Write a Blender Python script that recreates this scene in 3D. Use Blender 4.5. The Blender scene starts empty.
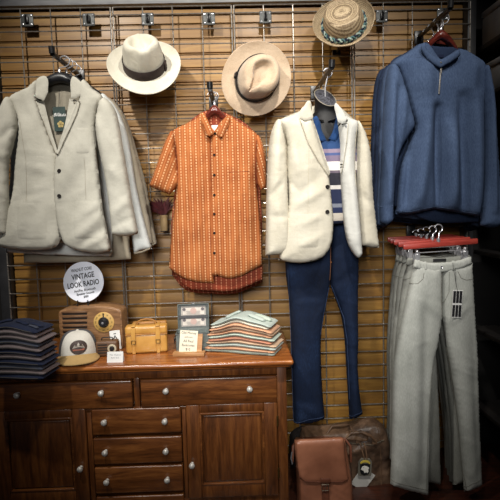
import bpy, bmesh, math, random
import numpy as np
from mathutils import Vector, Matrix
from mathutils.geometry import delaunay_2d_cdt

random.seed(4)
C = bpy.context.scene.collection
R = math.radians

# ------------------------------------------------------------------ camera
EYE = Vector((0.0, -2.5, 1.33))
PITCH, YAW, ROLL = R(5.2), R(1.2), R(-1.45)
CROT = Matrix.Rotation(-YAW, 4, 'Z') @ Matrix.Rotation(R(90) - PITCH, 4, 'X') @ Matrix.Rotation(ROLL, 4, 'Z')
F = 500.0
cd = bpy.data.cameras.new('camera'); cam = bpy.data.objects.new('camera', cd); C.objects.link(cam)
cd.sensor_width = 36; cd.lens = 36 * F / 500.0; cd.clip_start = .05
cam.matrix_world = Matrix.Translation(EYE) @ CROT
bpy.context.scene.camera = cam


def ray(px, py):
    return CROT.to_3x3() @ Vector(((px - 250) / F, -(py - 250) / F, -1))


def P(px, py, Y):
    d = ray(px, py); t = (Y - EYE.y) / d.y
    return EYE + d * t


def PZ(px, py, Z):
    d = ray(px, py); t = (Z - EYE.z) / d.z
    return EYE + d * t


def mpp(p):          # metres per photo pixel at point p
    return (CROT.to_3x3().inverted() @ (Vector(p) - EYE)).z * -1 / F


# ------------------------------------------------------------------ materials
def c(r, g, b):
    f = lambda v: v / 12.92 if v <= .04045 else ((v + .055) / 1.055) ** 2.4
    return (f(r / 255), f(g / 255), f(b / 255), 1)


def newmat(name):
    m = bpy.data.materials.new(name); m.use_nodes = True
    nt = m.node_tree; b = nt.nodes['Principled BSDF']
    return m, nt, b


def mixc(nt, fac, a, b_, blend='MIX'):
    n = nt.nodes.new('ShaderNodeMix'); n.data_type = 'RGBA'; n.blend_type = blend
    for s, v in ((n.inputs[0], fac), (n.inputs[6], a), (n.inputs[7], b_)):
        if hasattr(v, 'is_linked'): nt.links.new(v, s)
        else: s.default_value = v
    return n.outputs[2]


def math_(nt, op, a, b_=None, clamp=False):
    n = nt.nodes.new('ShaderNodeMath'); n.operation = op; n.use_clamp = clamp
    for s, v in zip(n.inputs, (a, b_)):
        if v is None: continue
        if hasattr(v, 'is_linked'): nt.links.new(v, s)
        else: s.default_value = v
    return n.outputs[0]


def coords(nt, kind='Object', scale=(1, 1, 1)):
    t = nt.nodes.new('ShaderNodeTexCoord'); m = nt.nodes.new('ShaderNodeMapping')
    m.inputs['Scale'].default_value = scale
    nt.links.new(t.outputs[kind], m.inputs[0]); return m.outputs[0]


def noise_(nt, vec, sc, detail=3, rough=.55, dist=0):
    n = nt.nodes.new('ShaderNodeTexNoise'); nt.links.new(vec, n.inputs['Vector'])
    n.inputs['Scale'].default_value = sc; n.inputs['Detail'].default_value = detail
    n.inputs['Roughness'].default_value = rough; n.inputs['Distortion'].default_value = dist
    return n.outputs[0]


def ramp(nt, fac, stops, interp='LINEAR'):
    n = nt.nodes.new('ShaderNodeValToRGB'); nt.links.new(fac, n.inputs[0])
    e = n.color_ramp.elements; n.color_ramp.interpolation = interp
    while len(e) < len(stops): e.new(.5)
    for k, (p, col) in enumerate(stops): e[k].position = p; e[k].color = col
    return n.outputs[0]


def bump(nt, b, h, strength=.3, dist=.003):
    n = nt.nodes.new('ShaderNodeBump'); n.inputs['Strength'].default_value = strength
    n.inputs['Distance'].default_value = dist
    nt.links.new(h, n.inputs['Height']); nt.links.new(n.outputs[0], b.inputs['Normal'])


def mat(name, c1, c2=None, rough=.6, sc=20, stretch=(1, 1, 1), bmp=0, metal=0, coat=0, spec=.5, bdist=.003, sheen=0, detail=4):
    m, nt, b = newmat(name)
    b.inputs['Roughness'].default_value = rough; b.inputs['Metallic'].default_value = metal
    b.inputs['Coat Weight'].default_value = coat; b.inputs['Specular IOR Level'].default_value = spec
    b.inputs['Coat Roughness'].default_value = .15
    b.inputs['Sheen Weight'].default_value = sheen
    if c2 is None: c2 = tuple(v * .85 for v in c1[:3]) + (1,)
    n = noise_(nt, coords(nt, 'Object', stretch), sc, detail)
    nt.links.new(ramp(nt, n, [(.3, c2), (.7, c1)]), b.inputs['Base Color'])
    if bmp: bump(nt, b, n, bmp, bdist)
    return m


def fabric(name, c1, c2=None, weave=420, bmp=.25, rough=.85, sheen=.04, blot=9, crease=.13):
    """cloth: soft blotches plus a fine thread grain"""
    m, nt, b = newmat(name)
    b.inputs['Roughness'].default_value = rough; b.inputs['Specular IOR Level'].default_value = .25
    b.inputs['Sheen Weight'].default_value = sheen
    if c2 is None: c2 = tuple(v * .8 for v in c1[:3]) + (1,)
    v = coords(nt)
    n1 = noise_(nt, v, blot, 4); n2 = noise_(nt, v, weave, 2)
    s = math_(nt, 'ADD', math_(nt, 'MULTIPLY', n1, .6), math_(nt, 'MULTIPLY', n2, .4))
    nt.links.new(ramp(nt, s, [(.36, c2), (.62, c1)]), b.inputs['Base Color'])
    n3 = noise_(nt, v, 16, 4, .5, 2.0); n4 = noise_(nt, coords(nt, 'Object', (.6, 1, 1.7)), 20, 3, .5, 1.2)
    fine = math_(nt, 'MULTIPLY', n2, .06)
    bump(nt, b, math_(nt, 'ADD', math_(nt, 'ADD', n3, math_(nt, 'MULTIPLY', n4, .6)), fine), crease, .016)
    return m


def wood(name, dark, mid, light, along='x', rough=.35, coat=.3, sc=6, bmp=.08):
    m, nt, b = newmat(name)
    st = {'x': (1, 9, 9), 'z': (9, 9, 1), 'y': (9, 1, 9)}[along]
    v = coords(nt, 'Object', st)
    n = noise_(nt, v, sc, 6, .6, 1.2); n2 = noise_(nt, v, sc * 7, 3, .6, .3)
    s = math_(nt, 'ADD', math_(nt, 'MULTIPLY', n, .75), math_(nt, 'MULTIPLY', n2, .25))
    nt.links.new(ramp(nt, s, [(.32, dark), (.5, mid), (.68, light)]), b.inputs['Base Color'])
    b.inputs['Roughness'].default_value = rough; b.inputs['Coat Weight'].default_value = coat
    b.inputs['Coat Roughness'].default_value = .25
    bump(nt, b, s, bmp, .002)
    return m


# ------------------------------------------------------------------ objects
def wloc(o):
    p = Vector((0, 0, 0))
    while o is not None: p += o.location; o = o.parent
    return p


def tag(o, label=None, cat=None, group=None, kind=None):
    if label: o['label'] = label
    if cat: o['category'] = cat
    if group: o['group'] = group
    if kind: o['kind'] = kind
    return o


def thing(name, label, cat, loc, group=None):
    o = bpy.data.objects.new(name, None); C.objects.link(o)
    o.location = loc; o.empty_display_size = .05
    return tag(o, label, cat, group)


def link(name, me, m, parent=None, sharp=40, smooth=True):
    """me: mesh in world coordinates -> object whose origin is its parent's, or its own base"""
    o = bpy.data.objects.new(name, me); C.objects.link(o)
    n = len(me.vertices); co = np.empty(n * 3); me.vertices.foreach_get('co', co); co = co.reshape(-1, 3)
    if parent is not None:
        o.parent = parent; off = np.array(wloc(parent))
    else:
        off = np.array([(co[:, 0].min() + co[:, 0].max()) / 2, (co[:, 1].min() + co[:, 1].max()) / 2, co[:, 2].min()])
        o.location = off
    me.vertices.foreach_set('co', (co - off).ravel())
    if m is not None: me.materials.append(m)
    if smooth:
        me.polygons.foreach_set('use_smooth', [True] * len(me.polygons))
        if sharp: me.set_sharp_from_angle(angle=R(sharp))
    me.update()
    return o


def pydata(name, V, Fc):
    me = bpy.data.meshes.new(name); me.from_pydata([tuple(v) for v in V], [], Fc); me.update(); return me


class MB:
    """collects shapes (through matrix M) and links them as ONE mesh object"""
    def __init__(s, M=None): s.V = []; s.F = []; s.M = M or Matrix.Identity(4)

    def add(s, V, Fc, M=None):
        n = len(s.V); T = s.M @ M if M is not None else s.M
        s.V += [tuple(T @ Vector(v)) for v in V]; s.F += [tuple(i + n for i in f) for f in Fc]; return s

    def box(s, x0, x1, y0, y1, z0, z1, bev=0, seg=2, M=None):
        bm = bmesh.new(); bmesh.ops.create_cube(bm, size=1)
        for v in bm.verts:
            v.co = Vector((x0 + (v.co.x + .5) * (x1 - x0), y0 + (v.co.y + .5) * (y1 - y0), z0 + (v.co.z + .5) * (z1 - z0)))
        if bev: bmesh.ops.bevel(bm, geom=bm.edges[:], offset=bev, segments=seg, affect='EDGES', profile=.5)
        return s.bm(bm, M)

    def bm(s, bm, M=None):
        bm.verts.index_update()
        s.add([v.co.copy() for v in bm.verts], [[v.index for v in f.verts] for f in bm.faces], M); bm.free(); return s

    def prism(s, poly, y0, y1, bev=0, seg=2, M=None):
        """poly in (x, z), extruded along y"""
        bm = bmesh.new(); vs = [bm.verts.new((x, y0, z)) for x, z in poly]
        f = bm.faces.new(vs); r = bmesh.ops.extrude_face_region(bm, geom=[f])
        bmesh.ops.translate(bm, verts=[e for e in r['geom'] if isinstance(e, bmesh.types.BMVert)], vec=(0, y1 - y0, 0))
        bmesh.ops.recalc_face_normals(bm, faces=bm.faces[:])
        if bev:
            ed = [e for e in bm.edges if abs(e.verts[0].co.y - e.verts[1].co.y) < 1e-6]
            bmesh.ops.bevel(bm, geom=ed, offset=bev, segments=seg, affect='EDGES', profile=.5)
        return s.bm(bm, M)

    def tube(s, pts, r, n=8, closed=False, M=None):
        pts = [Vector(p) for p in pts]; k = len(pts); V = []; Fc = []
        rr = r if isinstance(r, (list, tuple)) else [r] * k
        up = Vector((0, 0, 1)); prev = None
        for i, p in enumerate(pts):
            a = pts[(i - 1) % k] if (i > 0 or closed) else p; b = pts[(i + 1) % k] if (i < k - 1 or closed) else p
            t = (b - a).normalized()
            if prev is None:
                x = t.cross(up)
                if x.length < .05: x = t.cross(Vector((1, 0, 0)))
                x.normalize()
            else:
                x = (prev - t * prev.dot(t)).normalized()
            prev = x; y = t.cross(x)
            for j in range(n):
                an = 2 * math.pi * j / n; V.append(p + (x * math.cos(an) + y * math.sin(an)) * rr[i])
        for i in range(k if closed else k - 1):
            for j in range(n):
                i2 = (i + 1) % k
                Fc.append((i * n + j, i * n + (j + 1) % n, i2 * n + (j + 1) % n, i2 * n + j))
        if not closed: Fc += [tuple(range(n - 1, -1, -1)), tuple((k - 1) * n + j for j in range(n))]
        return s.add(V, Fc, M)

    def lathe(s, prof, n=24, M=None):
        """prof: (r, z) pairs around local z"""
        V = []; Fc = []; k = len(prof)
        for r, z in prof:
            for j in range(n):
                a = 2 * math.pi * j / n; V.append((max(r, 1e-5) * math.cos(a), max(r, 1e-5) * math.sin(a), z))
        for i in range(k - 1):
            for j in range(n): Fc.append((i * n + j, i * n + (j + 1) % n, (i + 1) * n + (j + 1) % n, (i + 1) * n + j))
        Fc += [tuple(range(n - 1, -1, -1)), tuple((k - 1) * n + j for j in range(n))]
        return s.add(V, Fc, M)

    def build(s, name, m, parent=None, sharp=40, smooth=True):
        me = pydata(name, s.V, s.F)
        bm = bmesh.new(); bm.from_mesh(me); bmesh.ops.recalc_face_normals(bm, faces=bm.faces[:]); bm.to_mesh(me); bm.free()
        return link(name, me, m, parent, sharp, smooth)


def text(body, size, M, m, name, parent, ext=.0004, xs=1.0, shear=0, off=0, width=None):
    cu = bpy.data.curves.new('t', 'FONT'); cu.body = body; cu.size = size; cu.align_x = 'CENTER'; cu.align_y = 'CENTER'
    cu.extrude = ext; cu.resolution_u = 2; cu.shear = shear; cu.offset = off
    o = bpy.data.objects.new('t', cu); C.objects.link(o)
    dg = bpy.context.evaluated_depsgraph_get(); me = bpy.data.meshes.new_from_object(o.evaluated_get(dg))
    bpy.data.objects.remove(o); me.name = name
    if width:
        xx = [v.co.x for v in me.vertices]; me.transform(Matrix.Translation((-(max(xx) + min(xx)) / 2, 0, 0))); xs = width / (max(xx) - min(xx))
    me.transform(M @ Matrix.Diagonal((xs, 1, 1, 1))); me.materials.clear()
    return link(name, me, m, parent, 0, False)


FACE = Matrix.Rotation(R(90), 4, 'X')      # lettering plane turned to stand upright facing -y


# ------------------------------------------------------------------ cloth
def dist_poly(p, poly):
    a = poly; b = np.roll(poly, -1, 0); out = np.full(len(p), 1e9)
    for k in range(0, len(a), 40):
        A = a[k:k + 40]; D = b[k:k + 40] - A; L = (D ** 2).sum(1) + 1e-12
        q = p[:, None, :] - A[None]; t = np.clip((q * D[None]).sum(2) / L, 0, 1)
        e = q - t[..., None] * D[None]; out = np.minimum(out, np.sqrt((e ** 2).sum(2)).min(1))
    return out


def inside(p, poly):
    x, y = p[:, 0], p[:, 1]; res = np.zeros(len(p), bool); n = len(poly); j = n - 1
    for i in range(n):
        xi, yi = poly[i]; xj, yj = poly[j]
        cnd = (yi > y) != (yj > y)
        if yj != yi: res ^= cnd & (x < (xj - xi) * (y - yi) / (yj - yi) + xi)
        j = i
    return res


def smooth_poly(pts, sharp, step):
    n = len(pts); out = []
    for i in range(n):
        p1, p2 = pts[i], pts[(i + 1) % n]
        p0 = pts[i - 1] if not sharp[i] else p1 * 2 - p2
        p3 = pts[(i + 2) % n] if not sharp[(i + 1) % n] else p2 * 2 - p1
        L = np.linalg.norm(p2 - p1); k = max(1, int(round(L / step)))
        # centripetal-ish tangents
        m1 = (p2 - p0); m2 = (p3 - p1)
        m1 = m1 / (np.linalg.norm(m1) + 1e-9) * L; m2 = m2 / (np.linalg.norm(m2) + 1e-9) * L
        for q in range(k):
            t = q / k; t2 = t * t; t3 = t2 * t
            out.append((2 * t3 - 3 * t2 + 1) * p1 + (t3 - 2 * t2 + t) * m1 + (-2 * t3 + 3 * t2) * p2 + (t3 - t2) * m2)
    return np.array(out)


def wrinkle(p, sc, seed, ridge=.6):
    """soft swells mixed with sharp meandering creases, patchy over the cloth"""
    rs = np.random.RandomState(seed); r = np.zeros(len(p)); g = np.zeros(len(p))
    wx = sum(np.sin(p @ rs.normal(0, sc * .55, 2) + rs.rand() * 6.28) for _ in range(4)) * .3
    for k in range(6):
        v = rs.normal(0, sc * (1 + .35 * k), 2)
        r += np.sin(p @ v + rs.rand() * 6.28 + wx * (1.5 + .3 * k)) / (1 + .35 * k)
    for k in range(5):
        v = rs.normal(0, sc * (.8 + .3 * k), 2); m = .5 + .5 * np.sin(p @ rs.normal(0, sc * .4, 2) + rs.rand() * 6.28)
        g += m ** 2 * (1 - np.abs(np.sin(p @ v * .6 + rs.rand() * 6.28 + wx * 2.2))) ** 4
    return r / 3 * (1 - ridge * .5) + g * ridge * 1.3


def puff(d, w):
    t = np.clip(d / w, 0, 1); u = np.clip(d / min(w, .016), 0, 1)
    return .45 * np.sqrt(1 - (1 - u) ** 2) + .55 * np.sqrt(1 - (1 - t) ** 2)


class Panel:
    """a piece of cloth: photo outline carried onto the plane Y, puffed and creased"""
    def __init__(s, pts, Y=None, T=.02, w=.05, Tb=.008, folds=(), nz=(.0025, 22, 1), base=None, lift=.002, step=.009, ridge=.6):
        s.ridge = ridge
        s.base = base; s.Y = base.Y if base is not None else Y
        s.T, s.w, s.Tb, s.nz, s.lift, s.step = T, w, Tb, nz, lift, step
        q = [P(p[0], p[1], s.Y) if base is None else base.at(p[0], p[1]) for p in pts]
        s.poly = smooth_poly([np.array((v.x, v.z)) for v in q], [len(p) > 2 for p in pts], step)
        s.folds = []
        for f in folds:
            a, b = P(f[0], f[1], s.Y), P(f[2], f[3], s.Y); m = mpp(a)
            s.folds.append((np.array((a.x, a.z)), np.array((b.x, b.z)), f[4] * m, f[5]))

    def fold(s, p):
        r = np.zeros(len(p))
        for a, b, w, amp in s.folds:
            D = b - a; t = np.clip(((p - a) @ D) / (D @ D + 1e-9), 0, 1)
            d = np.linalg.norm(p - a - t[:, None] * D, axis=1)
            r += amp * np.exp(-(d / w) ** 2) * (1 - .5 * np.abs(2 * t - 1) ** 3)
        if s.nz and s.nz[0]: r += s.nz[0] * wrinkle(p, s.nz[1], s.nz[2], s.ridge)
        return r

    def surf(s, p):
        p = np.atleast_2d(p); d = dist_poly(p, s.poly); d = np.where(inside(p, s.poly), d, 0)
        pr = puff(d, s.w)
        if s.base is not None: return s.base.surf(p) - s.lift - s.T * pr - s.fold(p)
        return s.Y - s.T * pr - s.fold(p)

    def at(s, px, py, out=0):
        """the point of the cloth that the photo point falls on"""
        Y = s.Y
        for _ in range(4):
            q = P(px, py, Y); Y = float(s.surf(np.array([[q.x, q.z]]))[0]) - out
        return Vector((q.x, Y, q.z))

    def build(s, name, m, parent, ang=0):
        poly = s.poly; st = s.step
        lo, hi = poly.min(0), poly.max(0); g = []
        ny = int((hi[1] - lo[1]) / (st * .87)) + 2
        for j in range(ny):
            xs = np.arange(lo[0] + (j % 2) * st / 2, hi[0], st); g.append(np.stack([xs, np.full(len(xs), lo[1] + j * st * .87)], 1))
        g = np.concatenate(g); ok = inside(g, poly); g = g[ok]
        if len(g): g = g[dist_poly(g, poly) > st * .45]
        nb = len(poly); allp = [Vector(p) for p in poly] + [Vector(p) for p in g]
        r = delaunay_2d_cdt(allp, [(i, (i + 1) % nb) for i in range(nb)], [], 1, 1e-7)
        pts = np.array([(v.x, v.y) for v in r[0]]); tri = r[2]
        isb = np.zeros(len(pts), bool)
        for i, orig in enumerate(r[3]):
            if any(k < nb for k in orig): isb[i] = True
        d = dist_poly(pts, poly); d[isb] = 0
        pr = puff(d, s.w); fo = s.fold(pts)
        if s.base is not None:
            b0 = s.base.surf(pts); fr = b0 - s.lift - s.T * pr - fo; bk = b0 - s.lift + .0015
            bk = np.where(isb, fr, bk)
        else:
            fr = s.Y - s.T * pr - fo; bk = s.Y + s.Tb * pr - fo
        V = [(p[0], y, p[1]) for p, y in zip(pts, fr)]; idx = {}
        for i in range(len(pts)):
            if isb[i]: idx[i] = i
            else: idx[i] = len(V); V.append((pts[i][0], bk[i], pts[i][1]))
        F2 = []
        for f in tri:
            p0, p1, p2 = (pts[k] for k in f)
            if (p1[0] - p0[0]) * (p2[1] - p0[1]) - (p1[1] - p0[1]) * (p2[0] - p0[0]) < 0: f = list(reversed(f))
            F2.append(tuple(f)); g2 = tuple(idx[k] for k in reversed(f))
            if set(g2) != set(f): F2.append(g2)
        me = pydata(name, V, F2)
        uv = me.uv_layers.new(name='UVMap'); ca, sa = math.cos(R(ang)), math.sin(R(ang)); x0, z0 = poly.mean(0) if ang else (0, 0)
        vi = np.empty(len(me.loops), int); me.loops.foreach_get('vertex_index', vi)
        W = np.array(V); U = (W[vi][:, 0] - x0) * ca + (W[vi][:, 2] - z0) * sa; Vv = -(W[vi][:, 0] - x0) * sa + (W[vi][:, 2] - z0) * ca
        uv.data.foreach_set('uv', np.stack([U, Vv], 1).ravel())
        s.o = link(name, me, m, parent, 75)
        return s.o

    def seam(s, pts, r, name, m, parent, out=.0005, n=5):
        q = [s.at(x, y) for x, y in pts]; pp = [np.array((v.x, v.z)) for v in q]; dense = []
        for a, b in zip(pp, pp[1:]):
            k = max(2, int(np.linalg.norm(b - a) / .008)); dense += [a + (b - a) * t / k for t in range(k)]
        dense.append(pp[-1]); dense = np.array(dense); y = s.surf(dense)
        return MB().tube([(p[0], yy - out, p[1]) for p, yy in zip(dense, y)], r, n).build(name, m, parent)

    def button(s, px, py, r, m, parent, holes=None):
        p = s.at(px, py); T = Matrix.Translation(p + Vector((0, -.001, 0))) @ FACE
        b = MB(T).lathe([(0, -.003), (r, -.003), (r, .002), (r * .85, .0032), (r * .6, .002), (0, .002)], 16).build('button', m, parent)
        if holes is not None:
            h = MB(T)
            for a in range(4):
                h.lathe([(0, .0018), (r * .12, .0018), (r * .12, .0026), (0, .0026)], 6,
                        Matrix.Translation((r * .25 * math.cos(a * 1.571 + .785), r * .25 * math.sin(a * 1.571 + .785), 0)))
            h.build('thread', holes, b)
        return b


def ell(cx, cy, rx, ry, n=20, rot=0):
    return [(cx + rx * math.cos(t) * math.cos(rot) - ry * math.sin(t) * math.sin(rot), cy + rx * math.cos(t) * math.sin(rot) + ry * math.sin(t) * math.cos(rot))
            for t in [2 * math.pi * k / n for k in range(n)]]


def rr(x0, y0, x1, y1, r=2):
    """rounded rectangle of photo points"""
    return [(x0 + r, y0), (x1 - r, y0), (x1 - r * .3, y0 + r * .3), (x1, y0 + r), (x1, y1 - r), (x1 - r * .3, y1 - r * .3), (x1 - r, y1), (x0 + r, y1), (x0 + r * .3, y1 - r * .3), (x0, y1 - r), (x0, y0 + r), (x0 + r * .3, y0 + r * .3)]


# shared materials
CHROME = mat('polished steel', c(214, 214, 218), c(176, 176, 182), .25, metal=.65)
WIRE = mat('grid wire steel', c(172, 166, 158), c(120, 114, 106), .28, 90, metal=.55)
BLACKM = mat('black enamel', c(28, 28, 30), c(14, 14, 15), .35, 40)
BLACKP = mat('black plastic', c(34, 34, 38), c(22, 22, 25), .4, 40, bmp=.05)
THREAD = mat('dark thread', c(40, 36, 32), None, .9)
WHITEP = mat('white card', c(236, 236, 232), c(222, 222, 220), .7, 15)
INK = mat('black ink', c(24, 24, 28), c(16, 16, 20), .7)

# ================================================================== the setting
WALLY = .055
ZT = .69                       # dresser top height
s_row = (P(200, 14, 0).z - P(200, 74, 0).z) / 4      # spacing of the grid's cross wires
z_row = P(200, 14, 0).z
gx = [P(112, 20, 0).x, P(233, 20, 0).x, P(353, 20, 0).x]
GW = (gx[2] - gx[0]) / 2
gx = [gx[1] + GW * k for k in (-2, -1, 0, 1, 2)]
ZTOP = P(250, 5, 0).z

# slatted wooden wall: long boards with dark grooves between
def board_mat():
    m, nt, b = newmat('amber stained boards')
    v = coords(nt, 'Object', (1, 9, 14))
    n = noise_(nt, v, 2.2, 6, .62, 1.0); n2 = noise_(nt, coords(nt, 'Object', (.8, 1, 2.4)), 1.6, 3)
    col = ramp(nt, n, [(.28, c(118, 79, 24)), (.52, c(152, 109, 37)), (.76, c(184, 140, 58))])
    col = mixc(nt, math_(nt, 'MULTIPLY', n2, .45), col, c(138, 102, 62))
    nt.links.new(col, b.inputs['Base Color'])
    b.inputs['Roughness'].default_value = .48; b.inputs['Coat Weight'].default_value = .12; b.inputs['Coat Roughness'].default_value = .28
    bump(nt, b, n, .1, .003); return m

XL, XR = P(16, 290, WALLY).x, P(462, 60, WALLY).x
mb = MB()
k = 0; z = z_row + s_row * 1.0; h = s_row
z -= s_row * .35
prof = []
while z > .0:
    z1 = max(z - h, 0)
    prof += [(WALLY + .008, z), (WALLY + .008, z - .0045), (WALLY + .001, z - .006), (WALLY, z - .011), (WALLY, z1 + .003), (WALLY + .003, z1 + .001)]
    z -= h
V = [(XL, y, zz) for y, zz in prof] + [(XR, y, zz) for y, zz in prof]; n = len(prof)
mb.add(V, [(i, i + 1, n + i + 1, n + i) for i in range(n - 1)])
mb.add([(XL, WALLY + .012, ZTOP + .02), (XR, WALLY + .012, ZTOP + .02), (XR, WALLY + .04, ZTOP + .02), (XL, WALLY + .04, ZTOP + .02), (XL, WALLY + .04, 0), (XR, WALLY + .04, 0)], [(0, 1, 2, 3), (3, 2, 5, 4)])
tag(mb.build('wall_back', board_mat(), sharp=20), kind='structure')

DARKW = mat('dark painted wall', c(38, 36, 35), c(26, 25, 25), .8, 6)
GREYM = mat('grey steel rail', c(170, 170, 172), c(140, 140, 144), .5, 12, stretch=(1, 6, 6))
POSTM = mat('dark steel upright', c(66, 66, 68), c(48, 48, 50), .45, 12)
tag(MB().box(XL - .06, XR + .02, .02, WALLY + .05, ZTOP + .022, ZTOP + .10, .004).build('trim_1', GREYM), kind='structure')
tag(MB().box(XL - .06, XL - .004, .012, WALLY + .04, 0, ZTOP + .02, .004).build('trim_2', POSTM), kind='structure')
tag(MB().box(XR + .002, XR + .045, .0, WALLY + .04, 0, ZTOP + .02, .004).build('trim_3', POSTM), kind='structure')
tag(MB().box(XL - 1.2, XR + .9, WALLY + .045, WALLY + .12, 0, 3.4).build('wall_rear', DARKW), kind='structure')
RWX = XR + .46
tag(MB().box(RWX, RWX + .08, -2.4, WALLY + .04, 0, 3.4).build('wall_right', DARKW), kind='structure')
tag(MB().box(XL - 1.25, RWX + .1, -3.6, WALLY + .12, -.05, 0).build('floor', wood('dark red floor boards', c(34, 16, 11), c(58, 28, 18), c(84, 42, 26), 'x', .4, .3, 4)), kind='structure')
tag(MB().box(XL - 1.25, RWX + .1, -3.6, WALLY + .12, 3.4, 3.45).build('ceiling', mat('dark ceiling', c(46, 44, 42), None, .9, 5)), kind='structure')

# wire grid panels
names = ['wire gridwall panel behind the cluster of stone blazers', 'wire gridwall panel behind the ivory hat and the orange shirt',
         'wire gridwall panel behind the tan hat and the mannequin', 'wire gridwall panel behind the blue pullover and the grey jeans']
for k in range(4):
    x0, x1 = gx[k] + .006, gx[k + 1] - .006
    m1 = MB(); r = .0032
    zb = .03
    for j in range(5):
        x = x0 + (x1 - x0) * j / 4
        m1.tube([(x, 0, zb), (x, 0, ZTOP)], r * (1.25 if j in (0, 4) else 1), 8)
    zz = z_row
    while zz > zb:
        m1.tube([(x0, -.006, zz), (x1, -.006, zz)], r * .95, 8); zz -= s_row
    m1.tube([(x0, 0, ZTOP), (x1, 0, ZTOP)], r * 1.2, 8)
    o = m1.build('gridwall_panel', WIRE)
    tag(o, names[k], 'wire grid panel', 'wire gridwall panels')

# square wall brackets that hold the grid
BRK = mat('galvanised bracket', c(96, 98, 96), c(64, 66, 66), .5, 60, metal=.3)
where = ['at far left above the stone blazers', 'right above the stone blazers', 'just above the crown of the left hat',
         'straight above the orange shirt', 'just above the pinched tan hat', 'right beside the braided straw hat', 'above the hanger of the blue pullover']
for k, (px, py) in enumerate([(27, 20), (88.5, 19.5), (147.5, 19), (209, 18.5), (265.5, 17), (382, 16), (443, 14)]):
    p = P(px, py, -.012); root = thing('grid_bracket', 'square grey grid bracket ' + where[k], 'bracket', p, 'square grid brackets')
    T = Matrix.Translation(p); w = .029
    b = MB(T).box(-w, w, .0, .004, -w, w, .003).build('plate', BRK, root)
    m2 = MB(T)
    for dx, dz in ((-.02, .02), (.02, .02), (-.02, -.02), (.02, -.02)):
        m2.lathe([(0, 0), (.004, 0), (.004, .003), (0, .004)], 8, Matrix.Translation((dx, 0, dz)) @ FACE)
    m2.build('screw', CHROME, root)
    MB(T).box(-.009, .009, -.012, .001, -.016, .016, .003).tube([(0, -.01, -.012), (0, -.02, .004), (0, -.012, .018)], .0035).build('clamp', BLACKM, root)
    MB(T).tube([(0, .004, 0), (0, WALLY + .014, 0)], .008).build('spacer', BRK, root)

# shelving that runs along the right side, in shadow
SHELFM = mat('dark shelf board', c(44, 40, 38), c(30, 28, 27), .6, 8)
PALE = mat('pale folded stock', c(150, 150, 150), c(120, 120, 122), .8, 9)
sx = XR + .06
sh = thing('shelf_unit', 'dark shelving unit in shadow at the right edge of the wall', 'shelves', (RWX - .18, -.35, 0))
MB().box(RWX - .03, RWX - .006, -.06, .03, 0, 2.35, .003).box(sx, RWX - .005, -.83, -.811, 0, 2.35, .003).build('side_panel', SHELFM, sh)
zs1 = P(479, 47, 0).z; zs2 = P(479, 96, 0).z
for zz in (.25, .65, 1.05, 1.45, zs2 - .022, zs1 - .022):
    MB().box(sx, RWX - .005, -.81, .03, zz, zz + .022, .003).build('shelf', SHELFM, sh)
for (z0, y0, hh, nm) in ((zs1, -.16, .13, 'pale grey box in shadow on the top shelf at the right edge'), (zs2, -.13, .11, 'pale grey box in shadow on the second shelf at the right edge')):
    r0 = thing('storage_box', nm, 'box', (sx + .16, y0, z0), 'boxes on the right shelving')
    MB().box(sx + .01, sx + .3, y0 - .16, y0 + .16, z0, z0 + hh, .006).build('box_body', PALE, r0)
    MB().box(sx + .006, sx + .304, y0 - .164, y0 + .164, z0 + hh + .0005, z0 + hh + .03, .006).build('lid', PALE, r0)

# ------------------------------------------------------------------ face-out arms and hooks
def faceout(px, py, L, name_label, tip_up=.0, plate=True):
    p = P(px, py, -.012); root = thing('faceout_bracket', name_label, 'display arm', p, 'black display arms on the grid')
    MB().box(p.x - .022, p.x + .022, p.y - .004, p.y + .01, p.z - .035, p.z + .03, .003).build('plate', BLACKM, root)
    a = MB(); tip = p + Vector((0, -L, tip_up))
    a.tube([p + Vector((0, 0, 0)), p.lerp(tip, .5), tip], .011, 10); a.tube([tip, tip + Vector((0, -.004, .028))], .013, 10)
    a.build('arm', BLACKM, root)
    return p, tip

# ================================================================== hangers
REDWOOD = wood('mahogany hanger wood', c(54, 18, 14), c(88, 32, 24), c(122, 50, 36), 'x', .3, .5, 8)
REDBAR = wood('bright red hanger wood', c(134, 44, 38), c(166, 60, 50), c(190, 84, 70), 'x', .4, .3, 6)

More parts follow.
